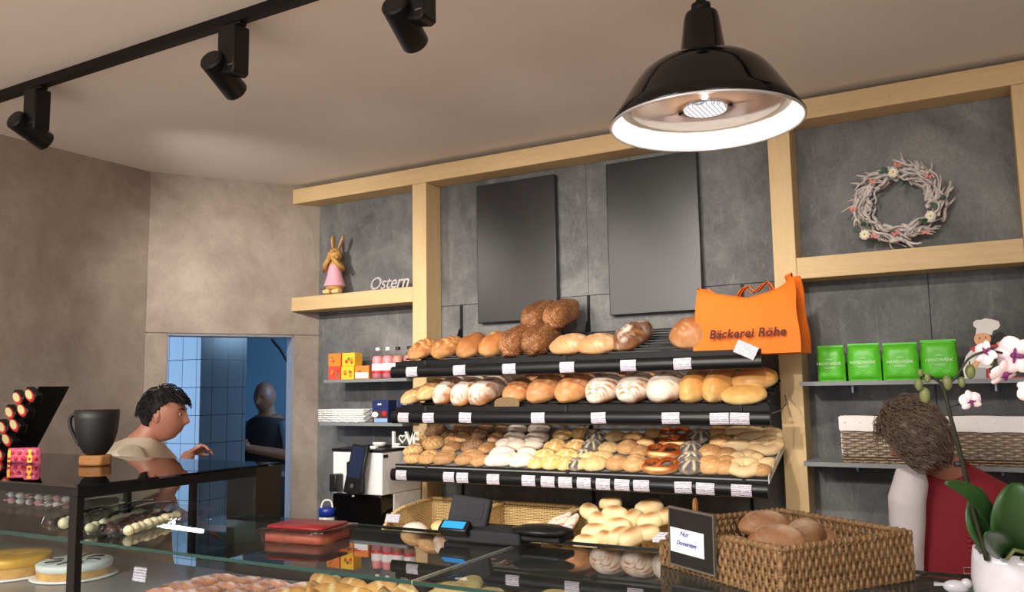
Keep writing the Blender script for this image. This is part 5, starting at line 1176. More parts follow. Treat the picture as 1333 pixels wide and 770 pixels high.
# coffee machine
mL = P(433, 600, Y=3.45).x; mR = P(497, 600, Y=3.45).x; zt_ = P(497, 589, Y=3.45).z; zb_ = P(495, 714, Y=3.45).z; zm_ = P(495, 645, Y=3.45).z
cm = tag(empty('coffee_machine', ((mL + mR) / 2, 3.45, .731)), 'white and black coffee machine with a tall touch screen on its front', 'coffee machine'); hw = (mR - mL) / 2; Z_ = lambda z: z - .731
MB().box(-hw, hw, .002, .34, Z_(zm_) - .0, Z_(zt_)).build('white_body', M['white_gloss'], cm, bevel=.006)
MB().box(-hw + .002, hw - .003, .0, .10, .0, Z_(zm_) - .002).build('black_base', M['black_gloss'], cm, bevel=.004)
MB().box(-hw + .002, hw, .101, .34, .0, Z_(zm_) - .002).build('white_side', M['white_gloss'], cm, bevel=.002)
MB().box(-hw - .004, hw + .004, -.004, .345, Z_(zt_) + .001, Z_(zt_) + .016).build('black_top', M['black_satin'], cm, bevel=.003)
MB().box(hw + .001, hw + .002, .012, .05, Z_(zt_) - .028, Z_(zt_) - .012).build('name_plate', M['grey_plastic'], cm)
pA = P(443, 640, Y=3.38); pB = P(467, 579, Y=3.38); mt2 = Matrix.Translation((P(459, 640, Y=3.38).x - (mL + mR) / 2, -.075, Z_(P(459, 641, Y=3.38).z))) @ Matrix.Rotation(math.radians(-10), 4, 'X') @ Matrix.Rotation(math.radians(6), 4, 'Y')
ts = MB().box(-.052, .052, -.012, .012, -.005, .245, mt2).build('touch_screen', M['black_satin'], cm, bevel=.004)
MB().box(-.042, .042, -.0135, -.0125, .075, .235, mt2).build('display', plain('dim_blue_screen', rgb(30, 40, 66), .2), ts)
MB().lathe([(.011, 0), (.011, .001)], 16, mt2 @ Matrix.Translation((0, -.0125, .035)) @ Matrix.Rotation(PI / 2, 4, 'X')).build('emblem', M['steel'], ts)
MB().box(-hw + .03, -hw + .075, -.06, .0, Z_(P(440, 640, Y=3.4).z), Z_(P(440, 617, Y=3.4).z)).build('side_spout', M['black_plastic'], cm, bevel=.006)
MB().box(-.03, .060, -.05, -.0, Z_(P(440, 642, Y=3.4).z), Z_(P(440, 600, Y=3.4).z)).build('coffee_spout', M['black_plastic'], cm, bevel=.008)
MB().tube([(-hw + .025, -.05, Z_(zm_) + .01), (-hw + .025, -.05, Z_(zm_) - .025)], .004, 8).build('steam_wand', M['steel'], cm)
MB().ball(.02, -.05, Z_(zm_) - .001, .008, .006, .005, 10).build('drip_light', M['white_enamel'], cm)
# things on the coffee machine
zt2 = zt_ + .0165
q = P(494, 583, Y=3.60); jr = tag(empty('sugar_jar', (q.x, 3.60, zt2)), 'round glass jar half full of sugar on the coffee machine', 'jar')
MB().lathe([(0, 0), (.026, 0), (.036, .010), (.040, .028), (.034, .048), (.020, .058), (.022, .062)], 28).build('glass_body', M['jar_glass'], jr, True)
MB().lathe([(0, .002), (.026, .003), (.035, .012), (.038, .026), (0, .027)], 28).build('sugar', M['white_enamel'], jr, True)
MB().lathe([(.022, .063), (.016, .072), (.004, .076), (.004, .082), (.007, .088), (.0, .095)], 20).build('lid', M['jar_glass'], jr, True)
MB().box(-.018, .018, -.012, .012, 0, .014).build('sugar_cube_pack', M['white_paper'], None, loc=(P(487, 585, Y=3.50).x, 3.50, zt2), bevel=.002); tag(bpy.data.objects['sugar_cube_pack'], 'tiny white packet in front of the sugar jar', 'packet')
q = P(521, 583, Y=3.62); lv = tag(empty('love_sign', (q.x + .045, 3.62, zt2)), 'white standing letter sign with a heart, on the coffee machine', 'sign')
for t_, x in (('L', -.075), ('V', .022), ('E', .062)): text('letter', t_, .105, M['white_enamel'], lv, (x, 0, .042), (PI / 2, 0, 0), depth=.007, bold=.0015)
hp = []
for i in range(28):
    t = 2 * PI * i / 28; hp.append((.00135 * 16 * math.sin(t) ** 3, .00135 * (13 * math.cos(t) - 5 * math.cos(2 * t) - 2 * math.cos(3 * t) - math.cos(4 * t))))
MB().tube([(x - .03, 0, y + .046) for x, y in hp], .004, 6, closed=True).build('heart', M['white_enamel'], lv, True)
MB().box(-.095, .085, -.010, .010, -.0, .006).build('foot_bar', M['white_enamel'], lv, bevel=.001)
# dairy carton with tube and pump left of the machine
q = P(418, 683, Y=3.40); mc = tag(empty('milk_canister', (q.x, 3.45, .731)), 'white canister with blue lid and bent white tube left of the coffee machine', 'canister')
MB().lathe([(0, 0), (.040, 0), (.044, .01), (.046, .12), (.044, .20)], 28).build('container', plain('milky_plastic', rgb(206, 208, 200), .35), mc, True)
MB().lathe([(.048, .165), (.048, .205), (.04, .212), (0, .212)], 28).build('blue_lid', plain('blue_plastic', rgb(26, 46, 140), .35), mc, True)
MB().tube(smoothpts([Vector(p) for p in ((-.01, -.045, .13), (-.02, -.03, .20), (-.01, -.02, .245), (.02, 0, .245), (.035, 0, .21))]), .005, 8).build('milk_tube', M['white_enamel'], mc, True)
MB().prism([(-.05, 0), (.05, 0), (.02, .06), (-.01, .055)], 0, .02, Matrix.Translation((-.05, -.06, 0)) @ Matrix.Rotation(PI / 2, 4, 'X')).build('folded_cloth', M['white_paper'], mc)
# ================================================================== RIGHT BAY
zr1 = P(1200, 494, Y=3.80).z; zr2 = P(1180, 600, Y=3.72).z
zr2 = 1.228
o = board('wall_shelf', -.705, .60, 3.70, zr1 - .018, 'grey shelf board carrying the green flour bags', tri=False)
o = board('wall_shelf', -.705, .60, 3.70, zr2 - .018, 'grey shelf board carrying the long willow basket', tri=False)
for x in (-.52, .02):
    for z in (zr1 - .05, zr2 - .05): tag(MB().box(x - .004, x + .004, D - .06, D - .001, z, z + .031).build('shelf_bracket', M['steel']), 'small metal bracket under the %s grey shelf on the right, %s one' % ('upper' if z > 1.4 else 'lower', 'left' if x < -.3 else 'right'), 'bracket')
def pillow(w, d, h, sd=0, crimp=True):
    mb = MB(); nx, nz = 14, 14; vs = []; fs = []
    for s_ in (-1, 1):
        for i in range(nx + 1):
            for k in range(nz + 1):
                u = i / nx * 2 - 1; v = k / nz * 2 - 1; t = (1 - abs(u) ** 4) * (1 - abs(v) ** 5); y = s_ * d / 2 * (t ** .5 if t > 0 else 0)
                x = u * w / 2 * (1 - .05 * (v > .5)); z = (v + 1) / 2 * h; y += .003 * noise.noise(Vector((u * 4 + sd, v * 4, s_ + sd))) * min(1, t * 3); z += .004 * noise.noise(Vector((u * 3 + sd, 2, 1))) * (v > .3)
                vs.append((x, y, max(0, z)))
    N = nz + 1; m_ = (nx + 1) * N
    for s_ in (0, 1):
        for i in range(nx):
            for k in range(nz):
                a = s_ * m_ + i * N + k; f = (a, a + N, a + N + 1, a + 1); fs.append(f if s_ == 0 else f[::-1])
    for i in range(nx): fs += [(i * N, m_ + i * N, m_ + (i + 1) * N, (i + 1) * N), (i * N + nz, (i + 1) * N + nz, m_ + (i + 1) * N + nz, m_ + i * N + nz)]
    for k in range(nz): fs += [(k, k + 1, m_ + k + 1, m_ + k), (nx * N + k, m_ + nx * N + k, m_ + nx * N + k + 1, nx * N + k + 1)]
    return mb.add(vs, fs)
gb = [(1063, 1100, 451), (1103, 1147, 448), (1149, 1197, 447), (1199, 1249, 443)]
for i, (a, b, t) in enumerate(gb):
    qa = P(a, 493, Y=3.78); qb = P(b, 493, Y=3.78); qt = P((a + b) / 2, t, Y=3.78); w = qb.x - qa.x; h = qt.z - zr1
    r = tag(empty('flour_bag', ((qa.x + qb.x) / 2, 3.815, zr1), (0, 0, .04 * (i - 1.5))), 'green flour bag, %s of four on the upper right shelf' % ['leftmost', 'second', 'third', 'rightmost and tallest'][i], 'bag', 'green flour bags')
    pillow(w, .075, h, i * 3.1).build('bag_body', M['green_foil'], r, True)
    MB().box(-w / 2 + .004, w / 2 - .004, -.002, .002, h - .004, h + .006).build('top_seam', M['green_foil'], r)
    text('lettering', 'HANDWERK', .0175, M['flour_print'], r, (0, -.0405, h * .50), (PI / 2, 0, 0), depth=.0002, bold=.0003)
    for zz, ww, hh in ((h * .62, .012, .003), (h * .37, .020, .002), (h * .40, .024, .0015)): MB().box(-ww, ww, -.0402, -.0398, zz, zz + hh).build('small_print', M['flour_print'], r)
    for s_ in (-1, 1): MB().tube([(s_ * .008, -.0385, h * .20), (s_ * .022, -.0375, h * .235), (s_ * .034, -.035, h * .20), (s_ * .022, -.0375, h * .165)], .0008, 5, closed=True).build('leaf_print', M['flour_print'], r)
# baker figure board with slate
q = P(1272, 493, Y=3.80); fb = tag(empty('baker_board', (q.x, 3.82, zr1)), 'flat wooden baker figure in white hat leaning on a red framed slate', 'decoration')
def cut(pts, y0, y1, m, nm, par=fb): return MB().prism(pts, -y1, -y0, Matrix.Rotation(PI / 2, 4, 'X') @ Matrix.Identity(4)).build(nm, m, par)
def px2(lst): return [((P(x, y, Y=3.82) - Vector((q.x, 0, zr1))).x, (P(x, y, Y=3.82) - Vector((q.x, 0, zr1))).z) for x, y in lst]
M['felt_white'] = plain('white_paint', rgb(232, 228, 222), .6); M['fig_skin'] = plain('painted_skin', rgb(236, 176, 124), .6); M['fig_hair'] = plain('painted_black', rgb(22, 18, 20), .6); M['fig_red'] = plain('painted_red', rgb(206, 54, 60), .6)
cut(px2([(1256, 492), (1253, 478), (1257, 464), (1263, 456), (1272, 452), (1286, 452), (1294, 460), (1297, 470), (1290, 478), (1284, 480), (1284, 492)]), 0, .006, M['felt_white'], 'white_jacket')
cut(px2([(1262, 493), (1262, 478), (1284, 478), (1284, 493)]), -.002, -.0001, plain('checked_grey', rgb(168, 168, 170), .6), 'checked_trousers')
def disc(cx, cy, rx, ry, n=24): return px2([(cx + rx * math.cos(2 * PI * i / n), cy - ry * math.sin(2 * PI * i / n)) for i in range(n)])
cut(disc(1279, 441, 11, 10), -.002, .004, M['fig_skin'], 'face')
cut(px2([(1291, 436), (1280, 433), (1270, 435), (1271, 427), (1267, 424), (1267, 419), (1271, 416), (1277, 416), (1282, 414), (1289, 415), (1294, 416), (1300, 418), (1302, 423), (1299, 428), (1293, 430)]), -.004, .002, M['felt_white'], 'chef_hat')
cut(px2([(1262, 453), (1270, 450), (1284, 452), (1288, 456), (1276, 459), (1268, 458)]), -.005, -.0021, M['fig_red'], 'red_scarf')
cut(disc(1301, 440, 9, 8), .001, .005, M['fig_hair'], 'dark_mop')
cut(px2([(1262, 484), (1264, 474), (1272, 466), (1276, 470), (1270, 480), (1267, 486)]), -.004, -.0025, M['fig_skin'], 'arm')
cut(disc(1304, 447, 7, 3), -.004, -.0001, M['fig_skin'], 'hand')
for ex_, ey_ in ((1275, 440), (1283, 439)): cut(disc(ex_, ey_, .9, 1.3, 10), -.0028, -.0021, M['fig_hair'], 'eye')
MB().tube([(x, -.0, z) for x, z in px2([(1274, 446), (1278, 448), (1283, 446)])], .0008, 5).build('mouth', M['fig_hair'], fb).location = (0, -.0042 + .0015, 0)
cut(px2([(1284, 449), (1334, 445), (1334, 493), (1285, 493)]), .0062, .010, M['fig_red'], 'slate_frame')
cut(px2([(1287, 452), (1334, 448), (1334, 490), (1288, 490)]), .0055, .0061, M['chalk'], 'slate')
cut(px2([(1254, 493), (1330, 493), (1330, 491), (1254, 491)]), .0101, .03, M['felt_white'], 'foot_plate')
# long willow basket with white liner
xa_, xb_ = P(1096, 560, Y=3.72).x, .30; lb_ = tag(empty('willow_basket', ((xa_ + xb_) / 2, 3.82, zr2)), 'long low willow basket with white cloth liner on the lower right shelf', 'basket'); hw = (xb_ - xa_) / 2; hh = .175
mb = MB()
for a, b, n_ in (((-hw, -.10, 0), (hw, -.10, 0), (0, 1, 0)), ((-hw, .11, 0), (hw, .11, 0), (0, 1, 0)), ((-hw, -.10, 0), (-hw, .11, 0), (1, 0, 0)), ((hw, -.10, 0), (hw, .11, 0), (1, 0, 0))):
    weave_wall(mb, a, b, .002, lambda s: hh, n_, .0105, .004, .03, 5, amp=.006)
mb.box(-hw, hw, -.10, .11, 0, .004); mb.build('woven_body', M['wicker_grey'], lb_, True)
ln_ = MB(); prof_ = [(-.094, .03), (-.094, hh + .006), (-.100, hh + .016), (-.108, hh + .008), (-.110, hh - .02), (-.111, hh - .045)]
N = 48; vs = []; fs = []
for i in range(N + 1):
    x = -hw - .006 + (2 * hw + .012) * i / N
    for y, z in prof_: vs.append((x, y + .0012 * math.sin(i * 1.9), z + (.002 * math.sin(i * .8) if z < hh - .03 else .0012 * math.sin(i * .5))))
    for y, z in prof_[::-1]: vs.append((x, y + .0025 + .0012 * math.sin(i * 1.9), z - .001))
k_ = len(prof_) * 2
for i in range(N):
    for j in range(k_): fs.append((i * k_ + j, i * k_ + (j + 1) % k_, (i + 1) * k_ + (j + 1) % k_, (i + 1) * k_ + j))
fs += [tuple(range(k_)), tuple(N * k_ + j for j in range(k_))]
ln_.add(vs, fs); ln_.box(-hw, hw, -.085, .10, hh - .02, hh + .004); ln_.box(-hw - .010, -hw - .006, -.108, .10, hh - .04, hh + .012).box(hw + .006, hw + .010, -.108, .10, hh - .04, hh + .012)
ln_.build('cloth_liner', M['liner'], lb_, False)
# wreath of whitewashed twigs
wc_ = P(1171, 266, Y=3.90); wr = tag(empty('wreath', wc_), 'twig wreath with white flowers and coral butterflies leaning above the right crossbeam', 'wreath')
rw = random.Random(5); mb = MB()
for k in range(150):
    a0 = rw.uniform(0, 2 * PI); ln = rw.uniform(.25, 1.1); r0 = rw.uniform(.105, .172); dr = rw.uniform(-.018, .040); pts = []; N = 9; y0 = rw.uniform(-.04, .025); ph = rw.uniform(0, 6)
    for i in range(N + 1):
        t = i / N; a = a0 + ln * t; r_ = r0 + dr * t * t + .007 * math.sin(ph + t * 7); pts.append((r_ * 1.03 * math.cos(a), y0 + .012 * math.sin(ph * 2 + t * 5), r_ * .96 * math.sin(a)))
    th = rw.uniform(.0050, .0105); mb.tube(pts, [th * (1 - .55 * i / N) for i in range(N + 1)], 6)
    if k % 2 == 0:
        p = Vector(pts[5]); d_ = (Vector(pts[7]) - Vector(pts[4])).normalized(); o_ = Vector((p.x, 0, p.z)).normalized(); e_ = p + d_ * rw.uniform(.02, .045) + o_ * rw.uniform(.008, .035)
        mb.tube([p, (p + e_) / 2 + o_ * .004, e_], [th * .8, th * .6, th * .3], 5)
mb.build('twigs', M['branch'], wr, True)
def wpx(x, y): v = P(1090 + x / 5.135, 190 + y / 5.135, Y=3.85) - wc_; return v
for x, y in ((372, 178), (622, 468), (182, 592)):
    c = wpx(x, y); f = MB()
    for ring_, rr0, n_, zz in ((0, .015, 9, 0), (1, .010, 7, -.005)):
        for k in range(n_):
            a = 2 * PI * k / n_ + ring_; f.ball(c.x + rr0 * math.cos(a), c.y + zz, c.z + rr0 * math.sin(a), .0075, .003, .0075, 8)
    f.build('white_flower', M['petal_white'], wr, True); MB().ball(c.x, c.y - .009, c.z, .005, .003, .005, 8).build('stamen', M['yellow'], wr, True)
for x, y in ((310, 170), (425, 245), (660, 395), (575, 500), (190, 520), (130, 550), (690, 350)):
    c = wpx(x, y); f = MB()
    for k in range(4):
        a = rw.uniform(0, 6.28); p = []
        for t in range(10):
            w = 2 * PI * t / 10; p.append((.013 * math.cos(w) * math.cos(a) - .008 * math.sin(w) * math.sin(a) + .008 * math.cos(a), .013 * math.cos(w) * math.sin(a) + .008 * math.sin(w) * math.cos(a) + .008 * math.sin(a)))
        f.prism(p, 0, .0012, Matrix.Translation((c.x, c.y - .002 * k, c.z)) @ Matrix.Rotation(PI / 2 + rw.uniform(-.3, .3), 4, 'X'))
    f.build('leaf', M['leaf'], wr)
for x, y in ((402, 128), (612, 205), (235, 240), (108, 425), (245, 605), (392, 585), (590, 580)):
    c = wpx(x, y); f = MB(); a0 = rw.uniform(-.6, .6)
    for s_ in (-1, 1): 
        f.prism([(0, 0), (s_ * .012, .010), (s_ * .017, .004), (s_ * .010, -.001), (s_ * .013, -.009), (s_ * .005, -.008)], 0, .0012, Matrix.Translation((c.x, c.y - .016, c.z)) @ Matrix.Rotation(PI / 2, 4, 'X') @ Matrix.Rotation(a0, 4, 'Z'))
    f.build('butterfly', M['coral'], wr)
# ------------------------------------------------------------------ the orange bag
bg = tag(empty('carrier_bag', (-.865, 3.56, zt(1, 3.50) - .022), (0, 0, math.radians(-3))), 'orange cloth carrier bag with dark lettering on the top bread shelf', 'bag')
mb = MB(); HB_ = .285; W0 = .225; D0 = .085; NL = 16; NP = 96; vs = []; fs = []
def sect(t):
    # rectangle bottom; towards the top the long sides sag inward and down while the corners peak
    out = []; w = W0 * (1 - .10 * t ** 1.5); d = D0 * (1 - .25 * t)
    for i in range(NP):
        s_ = i / NP * 4; e = int(s_); f = s_ - e
        if e == 0: x, y = -w + 2 * w * f, -d
        elif e == 1: x, y = w, -d + 2 * d * f
        elif e == 2: x, y = w - 2 * w * f, d
        else: x, y = -w, d - 2 * d * f
        peak = (abs(x) / w) ** 6
        sag = t ** 3 * (1 - abs(x / w) ** 3)
        if e in (0, 2): y *= 1 - .55 * sag
        else: x *= 1 - .22 * t * math.sin(PI * f)          # gusset folds in
        z = HB_ * t * (1 - .16 * (1 - abs(x) / W0) * t * t) ; z += (.045 if x > 0 else .012) * peak * t ** 4
        y += .010 * noise.noise(Vector((x * 9, z * 9, y * 5))); x += .006 * noise.noise(Vector((x * 7, z * 11, 3)))
        out.append((x, y, z))
    return out
for k in range(NL + 1): vs += sect(k / NL)
for k in range(NL):
    for i in range(NP): fs.append((k * NP + i, k * NP + (i + 1) % NP, (k + 1) * NP + (i + 1) % NP, (k + 1) * NP + i))
fs.append(tuple(range(NP - 1, -1, -1)))
mb.add(vs, fs); o = mb.build('bag_body', M['orange'], bg, True); so = o.modifiers.new('cloth', 'SOLIDIFY'); so.thickness = .0015; so.offset = -1; o.data.set_sharp_from_angle(angle=.9)
for y, xs_ in ((-.045, (-.02, .10)), (.04, (-.05, .08))):
    x0, x1 = xs_; pts = smoothpts([Vector(p) for p in ((x0 - .03, y * .6, .20), (x0, y * .55, .262), (x0 + .03, y * .4, .288), ((x0 + x1) / 2, y * .3, .262), (x1 - .01, y * .4, .30), (x1 + .02, y * .5, .25), (x1 + .03, y * .6, .20))]); st_ = MB(); vs = []; fs = []
    for i, p in enumerate(pts):
        for sx in (-1, 1):
            for sy in (0, 1): vs.append(p + Vector((sx * .002 * (1 - sy * .3), sx * .011, 0)) + Vector((0, 0, sy * .0015)))
    for i in range(len(pts) - 1):
        a = i * 4; fs += [(a, a + 2, a + 6, a + 4), (a + 1, a + 5, a + 7, a + 3), (a, a + 4, a + 5, a + 1), (a + 2, a + 3, a + 7, a + 6)]
    fs += [(0, 1, 3, 2)]; st_.add(vs, fs).build('handle', M['orange'], bg, True)
kn = MB(); kn.prism([(-.205, .235), (-.14, .225), (-.10, .23), (-.13, .262), (-.165, .292), (-.17, .262), (-.215, .262)], -.004, .004, Matrix.Translation((0, -.03, 0)) @ Matrix.Rotation(PI / 2, 4, 'X')); kn.build('knotted_corner', M['orange'], bg, bevel=.002)
text('lettering', 'B\u00e4ckerei R\u00f6he', .051, M['orange_print'], bg, (.012, -.0985, .085), (PI / 2, 0, 0), depth=.0004, shear=.22, bold=.0013, spacing=1.06)
c = P(971, 455, Y=3.445); pt = MB().box(-.045, .045, -.0006, .0006, -.028, .028).build('price_tag', M['tag'], None, loc=c, rot=(math.radians(-8), math.radians(25), 0)); tag(pt, 'tilted white price tag in front of the orange bag', 'tag')
# ================================================================== ON THE CASE AT THE LEFT
c = P(124, 605, Z=ZC); pk = tag(MB().prism([(.066 * math.cos(PI / 8 + i * PI / 4) , .05 * math.sin(PI / 8 + i * PI / 4)) for i in range(8)], 0, .036).build('wooden_block', M['oak'], bevel=.006, loc=(c.x, c.y, ZC + .0005)), 'small honey coloured wooden block under the giant black cup', 'block')
cp = tag(empty('giant_cup', (c.x, c.y, ZC + .037)), 'oversized matt black cup standing on a wooden block', 'cup'); k = 27 * (c - CAM).dot(FF) / FPX; hC = P(125, 533, Y=c.y).z - ZC - .037
M['cup_black'] = plain('matt_black_cup', rgb(20, 20, 21), .55)
MB().lathe([(0, 0), (k * .40, 0), (k * .52, hC * .04), (k * .76, hC * .22), (k * .93, hC * .5), (k * .99, hC * .8), (k, hC), (k * .965, hC), (k * .95, hC * .8), (k * .88, hC * .5), (k * .5, hC * .1), (0, hC * .08)], 48).build('bowl', M['cup_black'], cp, True)
hd = -RR.copy(); hd.z = 0; hd.normalize()
hpts = [hd * (k * .80) + Vector((0, 0, hC * .22)), hd * (k * 1.02) + Vector((0, 0, hC * .38)), hd * (k * 1.27) + Vector((0, 0, hC * .62)), hd * (k * 1.29) + Vector((0, 0, hC * .82)), hd * (k * 1.12) + Vector((0, 0, hC * .90)), hd * (k * .95) + Vector((0, 0, hC * .84))]
MB().tube(smoothpts(hpts), .0085, 10, flat=.8).build('handle', M['cup_black'], cp, True)
# slanted rack with boxed chocolates
top = P(52, 503, Y=1.90); bot = P(2, 606, Y=1.90); rk = tag(empty('chocolate_rack', (bot.x, 1.90, ZC + .001)), 'black slanted display rack full of small chocolate boxes', 'rack')
M['choc_box'] = plain('black_choc_box', rgb(16, 14, 15), .35); M['choc_face'] = plain('golden_print', rgb(186, 180, 130), .5); M['choc_red'] = plain('red_band', rgb(176, 24, 28), .5)
vx = (top - bot); vx.y = 0; hgt = top.z - ZC
MX3 = Matrix(((1, 0, 0, 0), (0, 0, 1, 0), (0, 1, 0, 0), (0, 0, 0, 1)))
MB().prism([(-.30, 0), (.0, 0), (vx.x, hgt), (vx.x - .012, hgt), (-.012, .012), (-.30, .012)], .001, .12, MX3).build('front_frame', M['black_plastic'], rk)
n_ = 5
for j in range(n_):
    for i in range(2):
        t = (j + .55) / n_; x = vx.x * t - .012 - i * .082 + 0; z = hgt * t - .006 - .010 * i; y = -.155 + .0 * j
        b_ = tag(empty('chocolate_box', (bot.x + x + .022, 1.90 - .032, ZC + z), (0, math.radians(28), 0)), 'black chocolate box with golden oval face, %s row from top, %s' % (('fifth', 'fourth', 'third', 'second', 'first')[j], 'outer column' if i == 0 else 'inner column'), 'box', 'boxed chocolates in the slanted rack')
        MB().box(-.036, .036, -.0, .032, -.019, .019).build('carton', M['choc_box'], b_, bevel=.004)
        MB().lathe([(.026, 0), (.026, .0008)], 24, Matrix.Translation((.002, -.0012, .0)) @ Matrix.Rotation(PI / 2, 4, 'X'), 1.25, .78).build('red_oval', M['choc_red'], b_)
        MB().lathe([(.021, 0), (.021, .0008)], 24, Matrix.Translation((-.003, -.0021, .001)) @ Matrix.Rotation(PI / 2, 4, 'X'), 1.2, .72).build('golden_oval', M['choc_face'], b_)
for i, (px, py, w, h, lab) in enumerate(((24, 602, .085, .055, 'pink clear sweet bag with red sweets at the foot of the rack'), (42, 603, .06, .058, 'pink sweet bag with yellow strip, right of the other one'))):
    q = P(px, py, Z=ZC); r = tag(empty('sweet_bag', (q.x, q.y + .0, ZC + .001), (0, 0, .5)), lab, 'bag', 'pink sweet bags'); pillow(w, .035, h, i + 2).build('bag_body', plain('pink_film', rgb(206, 88, 116), .25, var=.3, scale=60), r, True)
    MB().box(-.008 if i else -.03, .008 if i else -.02, -.0185, -.018, .005, h - .006).build('yellow_strip', M['tea_yellow'], r)
    for j in range(5): MB().ball(-w * .3 + j * w * .15, -.016, h * (.3 + .35 * (j % 2)), .008, .004, .008, 10).build('sweet', M['choc_red'], r, True)
# ================================================================== PEOPLE
def head_mb(S_=1.0, mat_=None, detail=1):
    """head facing +x, centre at origin, about .235 high"""
    vs = []; fs = []; NT_, NP_ = 44, 56
    for i in range(NT_ + 1):
        th = PI * i / NT_
        for j in range(NP_):
            ph = 2 * PI * j / NP_; nx, ny, nz = math.sin(th) * math.cos(ph), math.sin(th) * math.sin(ph), math.cos(th)
            x, y, z = nx * .096, ny * .075, nz * .118; t = max(0, -nz)
            if nz < 0:
                y *= 1 - .30 * t ** 1.4; x *= (1 - .48 * t ** 1.3) if nx < 0 else (1 - .06 * t)
                if nx > 0: x += .016 * t * nx
            front = max(0, nx) ** 2
            x += .027 * gauss(y, .012) * (math.exp(-((z + .020) / .014) ** 2) + .55 * math.exp(-((z - .004) / .018) ** 2)) * front      # nose
            x += .006 * gauss(z - .036, .013) * gauss(y, .045) * front                                                                  # brow
            x -= .011 * gauss(abs(y) - .030, .014) * gauss(z - .014, .012) * front                                                     # eye sockets
            x += .007 * gauss(y, .022) * (gauss(z + .052, .006) + gauss(z + .066, .007)) * front                                       # lips
            x -= .004 * gauss(y, .03) * gauss(z + .059, .003) * front
            x -= .005 * gauss(y, .03) * gauss(z + .078, .008) * front
            x += .009 * gauss(y, .024) * gauss(z + .098, .014) * front                                                                 # chin
            v = Vector((x, y, z)) * S_; vs.append(mat_ @ v if mat_ else v)
    for i in range(NT_):
        for j in range(NP_): j2 = (j + 1) % NP_; fs.append((i * NP_ + j, (i + 1) * NP_ + j, (i + 1) * NP_ + j2, i * NP_ + j2))
    return vs, fs
def hair_cap(mat_, S_, pred, m, par, grow=.012, lump=.006, fq=30, sd=1, nm='hair'):
    vs, fs = head_mb(1.0); out = []; 
    for v in vs:
        n = Vector((v.x / .096 ** 2, v.y / .075 ** 2, v.z / .118 ** 2)).normalized(); g = grow + lump * noise.noise(v * fq + Vector((sd, 0, 0)))
        out.append((v, v + n * g))
    keep = [f for f in fs if all(pred(out[i][0]) for i in f)]; used = sorted({i for f in keep for i in f}); mp = {u: k for k, u in enumerate(used)}
    mb = MB(); mb.add([mat_ @ (out[i][1] * S_) for i in used], [tuple(mp[i] for i in f) for f in keep]); o = mb.build(nm, m, par, True)
    s_ = o.modifiers.new('thick', 'SOLIDIFY'); s_.thickness = grow * 1.1 * S_; s_.offset = -1; return o
def loft(secs, n=28, e=1.0):
    """secs: (centre, half width vec, half depth vec)"""
    vs = []; fs = []
    for c, a, b in secs:
        for i in range(n):
            w = 2 * PI * i / n; cw, sw = math.cos(w), math.sin(w); cw = math.copysign(abs(cw) ** e, cw); sw = math.copysign(abs(sw) ** e, sw); vs.append(Vector(c) + Vector(a) * cw + Vector(b) * sw)
    for k in range(len(secs) - 1):
        for i in range(n): fs.append((k * n + i, k * n + (i + 1) % n, (k + 1) * n + (i + 1) % n, (k + 1) * n + i))
    fs += [tuple(range(n)), tuple((len(secs) - 1) * n + i for i in range(n))]; return vs, fs
def remesh(o, v=.005, sm=3):
    r = o.modifiers.new('remesh', 'REMESH'); r.mode = 'VOXEL'; r.voxel_size = v; r.use_smooth_shade = True
    s_ = o.modifiers.new('smooth', 'SMOOTH'); s_.iterations = sm; s_.factor = .5; return o
def hand(mb, wr, d, palm_n, size=1.0, curl=.9, side=1):
    """hand from wrist point, fingers towards d, palm facing palm_n; five curled fingers"""
    d = Vector(d).normalized(); pn = Vector(palm_n); pn = (pn - d * pn.dot(d)).normalized(); s = d.cross(pn).normalized() * side; wr = Vector(wr)
    for k in range(-2, 3): mb.tube([wr + s * k * .010 * size, wr + d * .045 * size + s * k * .016 * size, wr + d * .085 * size + s * k * .0185 * size], [.013 * size, .0135 * size, .0115 * size], 10)
    for k, (off, ln) in enumerate(((-.030, .068), (-.010, .078), (.011, .072), (.030, .056))):
        p = wr + d * .085 * size + s * off * size; dirn = d.copy(); pts = [p]
        for seg in range(3):
            dirn = (dirn * math.cos(curl * .55) + pn * math.sin(curl * .55)).normalized(); p = p + dirn * ln * size * (.42, .32, .26)[seg]; pts.append(p)
        mb.tube(pts, [.0092 * size, .0085 * size, .0078 * size, .0062 * size], 8)
    p = wr + d * .025 * size - s * .026 * size; td = (d * .6 - s * .6 + pn * .5).normalized(); p2 = p + td * .034 * size; td2 = (d * .85 + pn * .5).normalized(); p3 = p2 + td2 * .028 * size; p4 = p3 + td2 * .022 * size
    mb.tube([wr + d * .01 * size - s * .01 * size, p, p2, p3, p4], [.013 * size, .0125 * size, .0105 * size, .0095 * size, .0075 * size], 8)
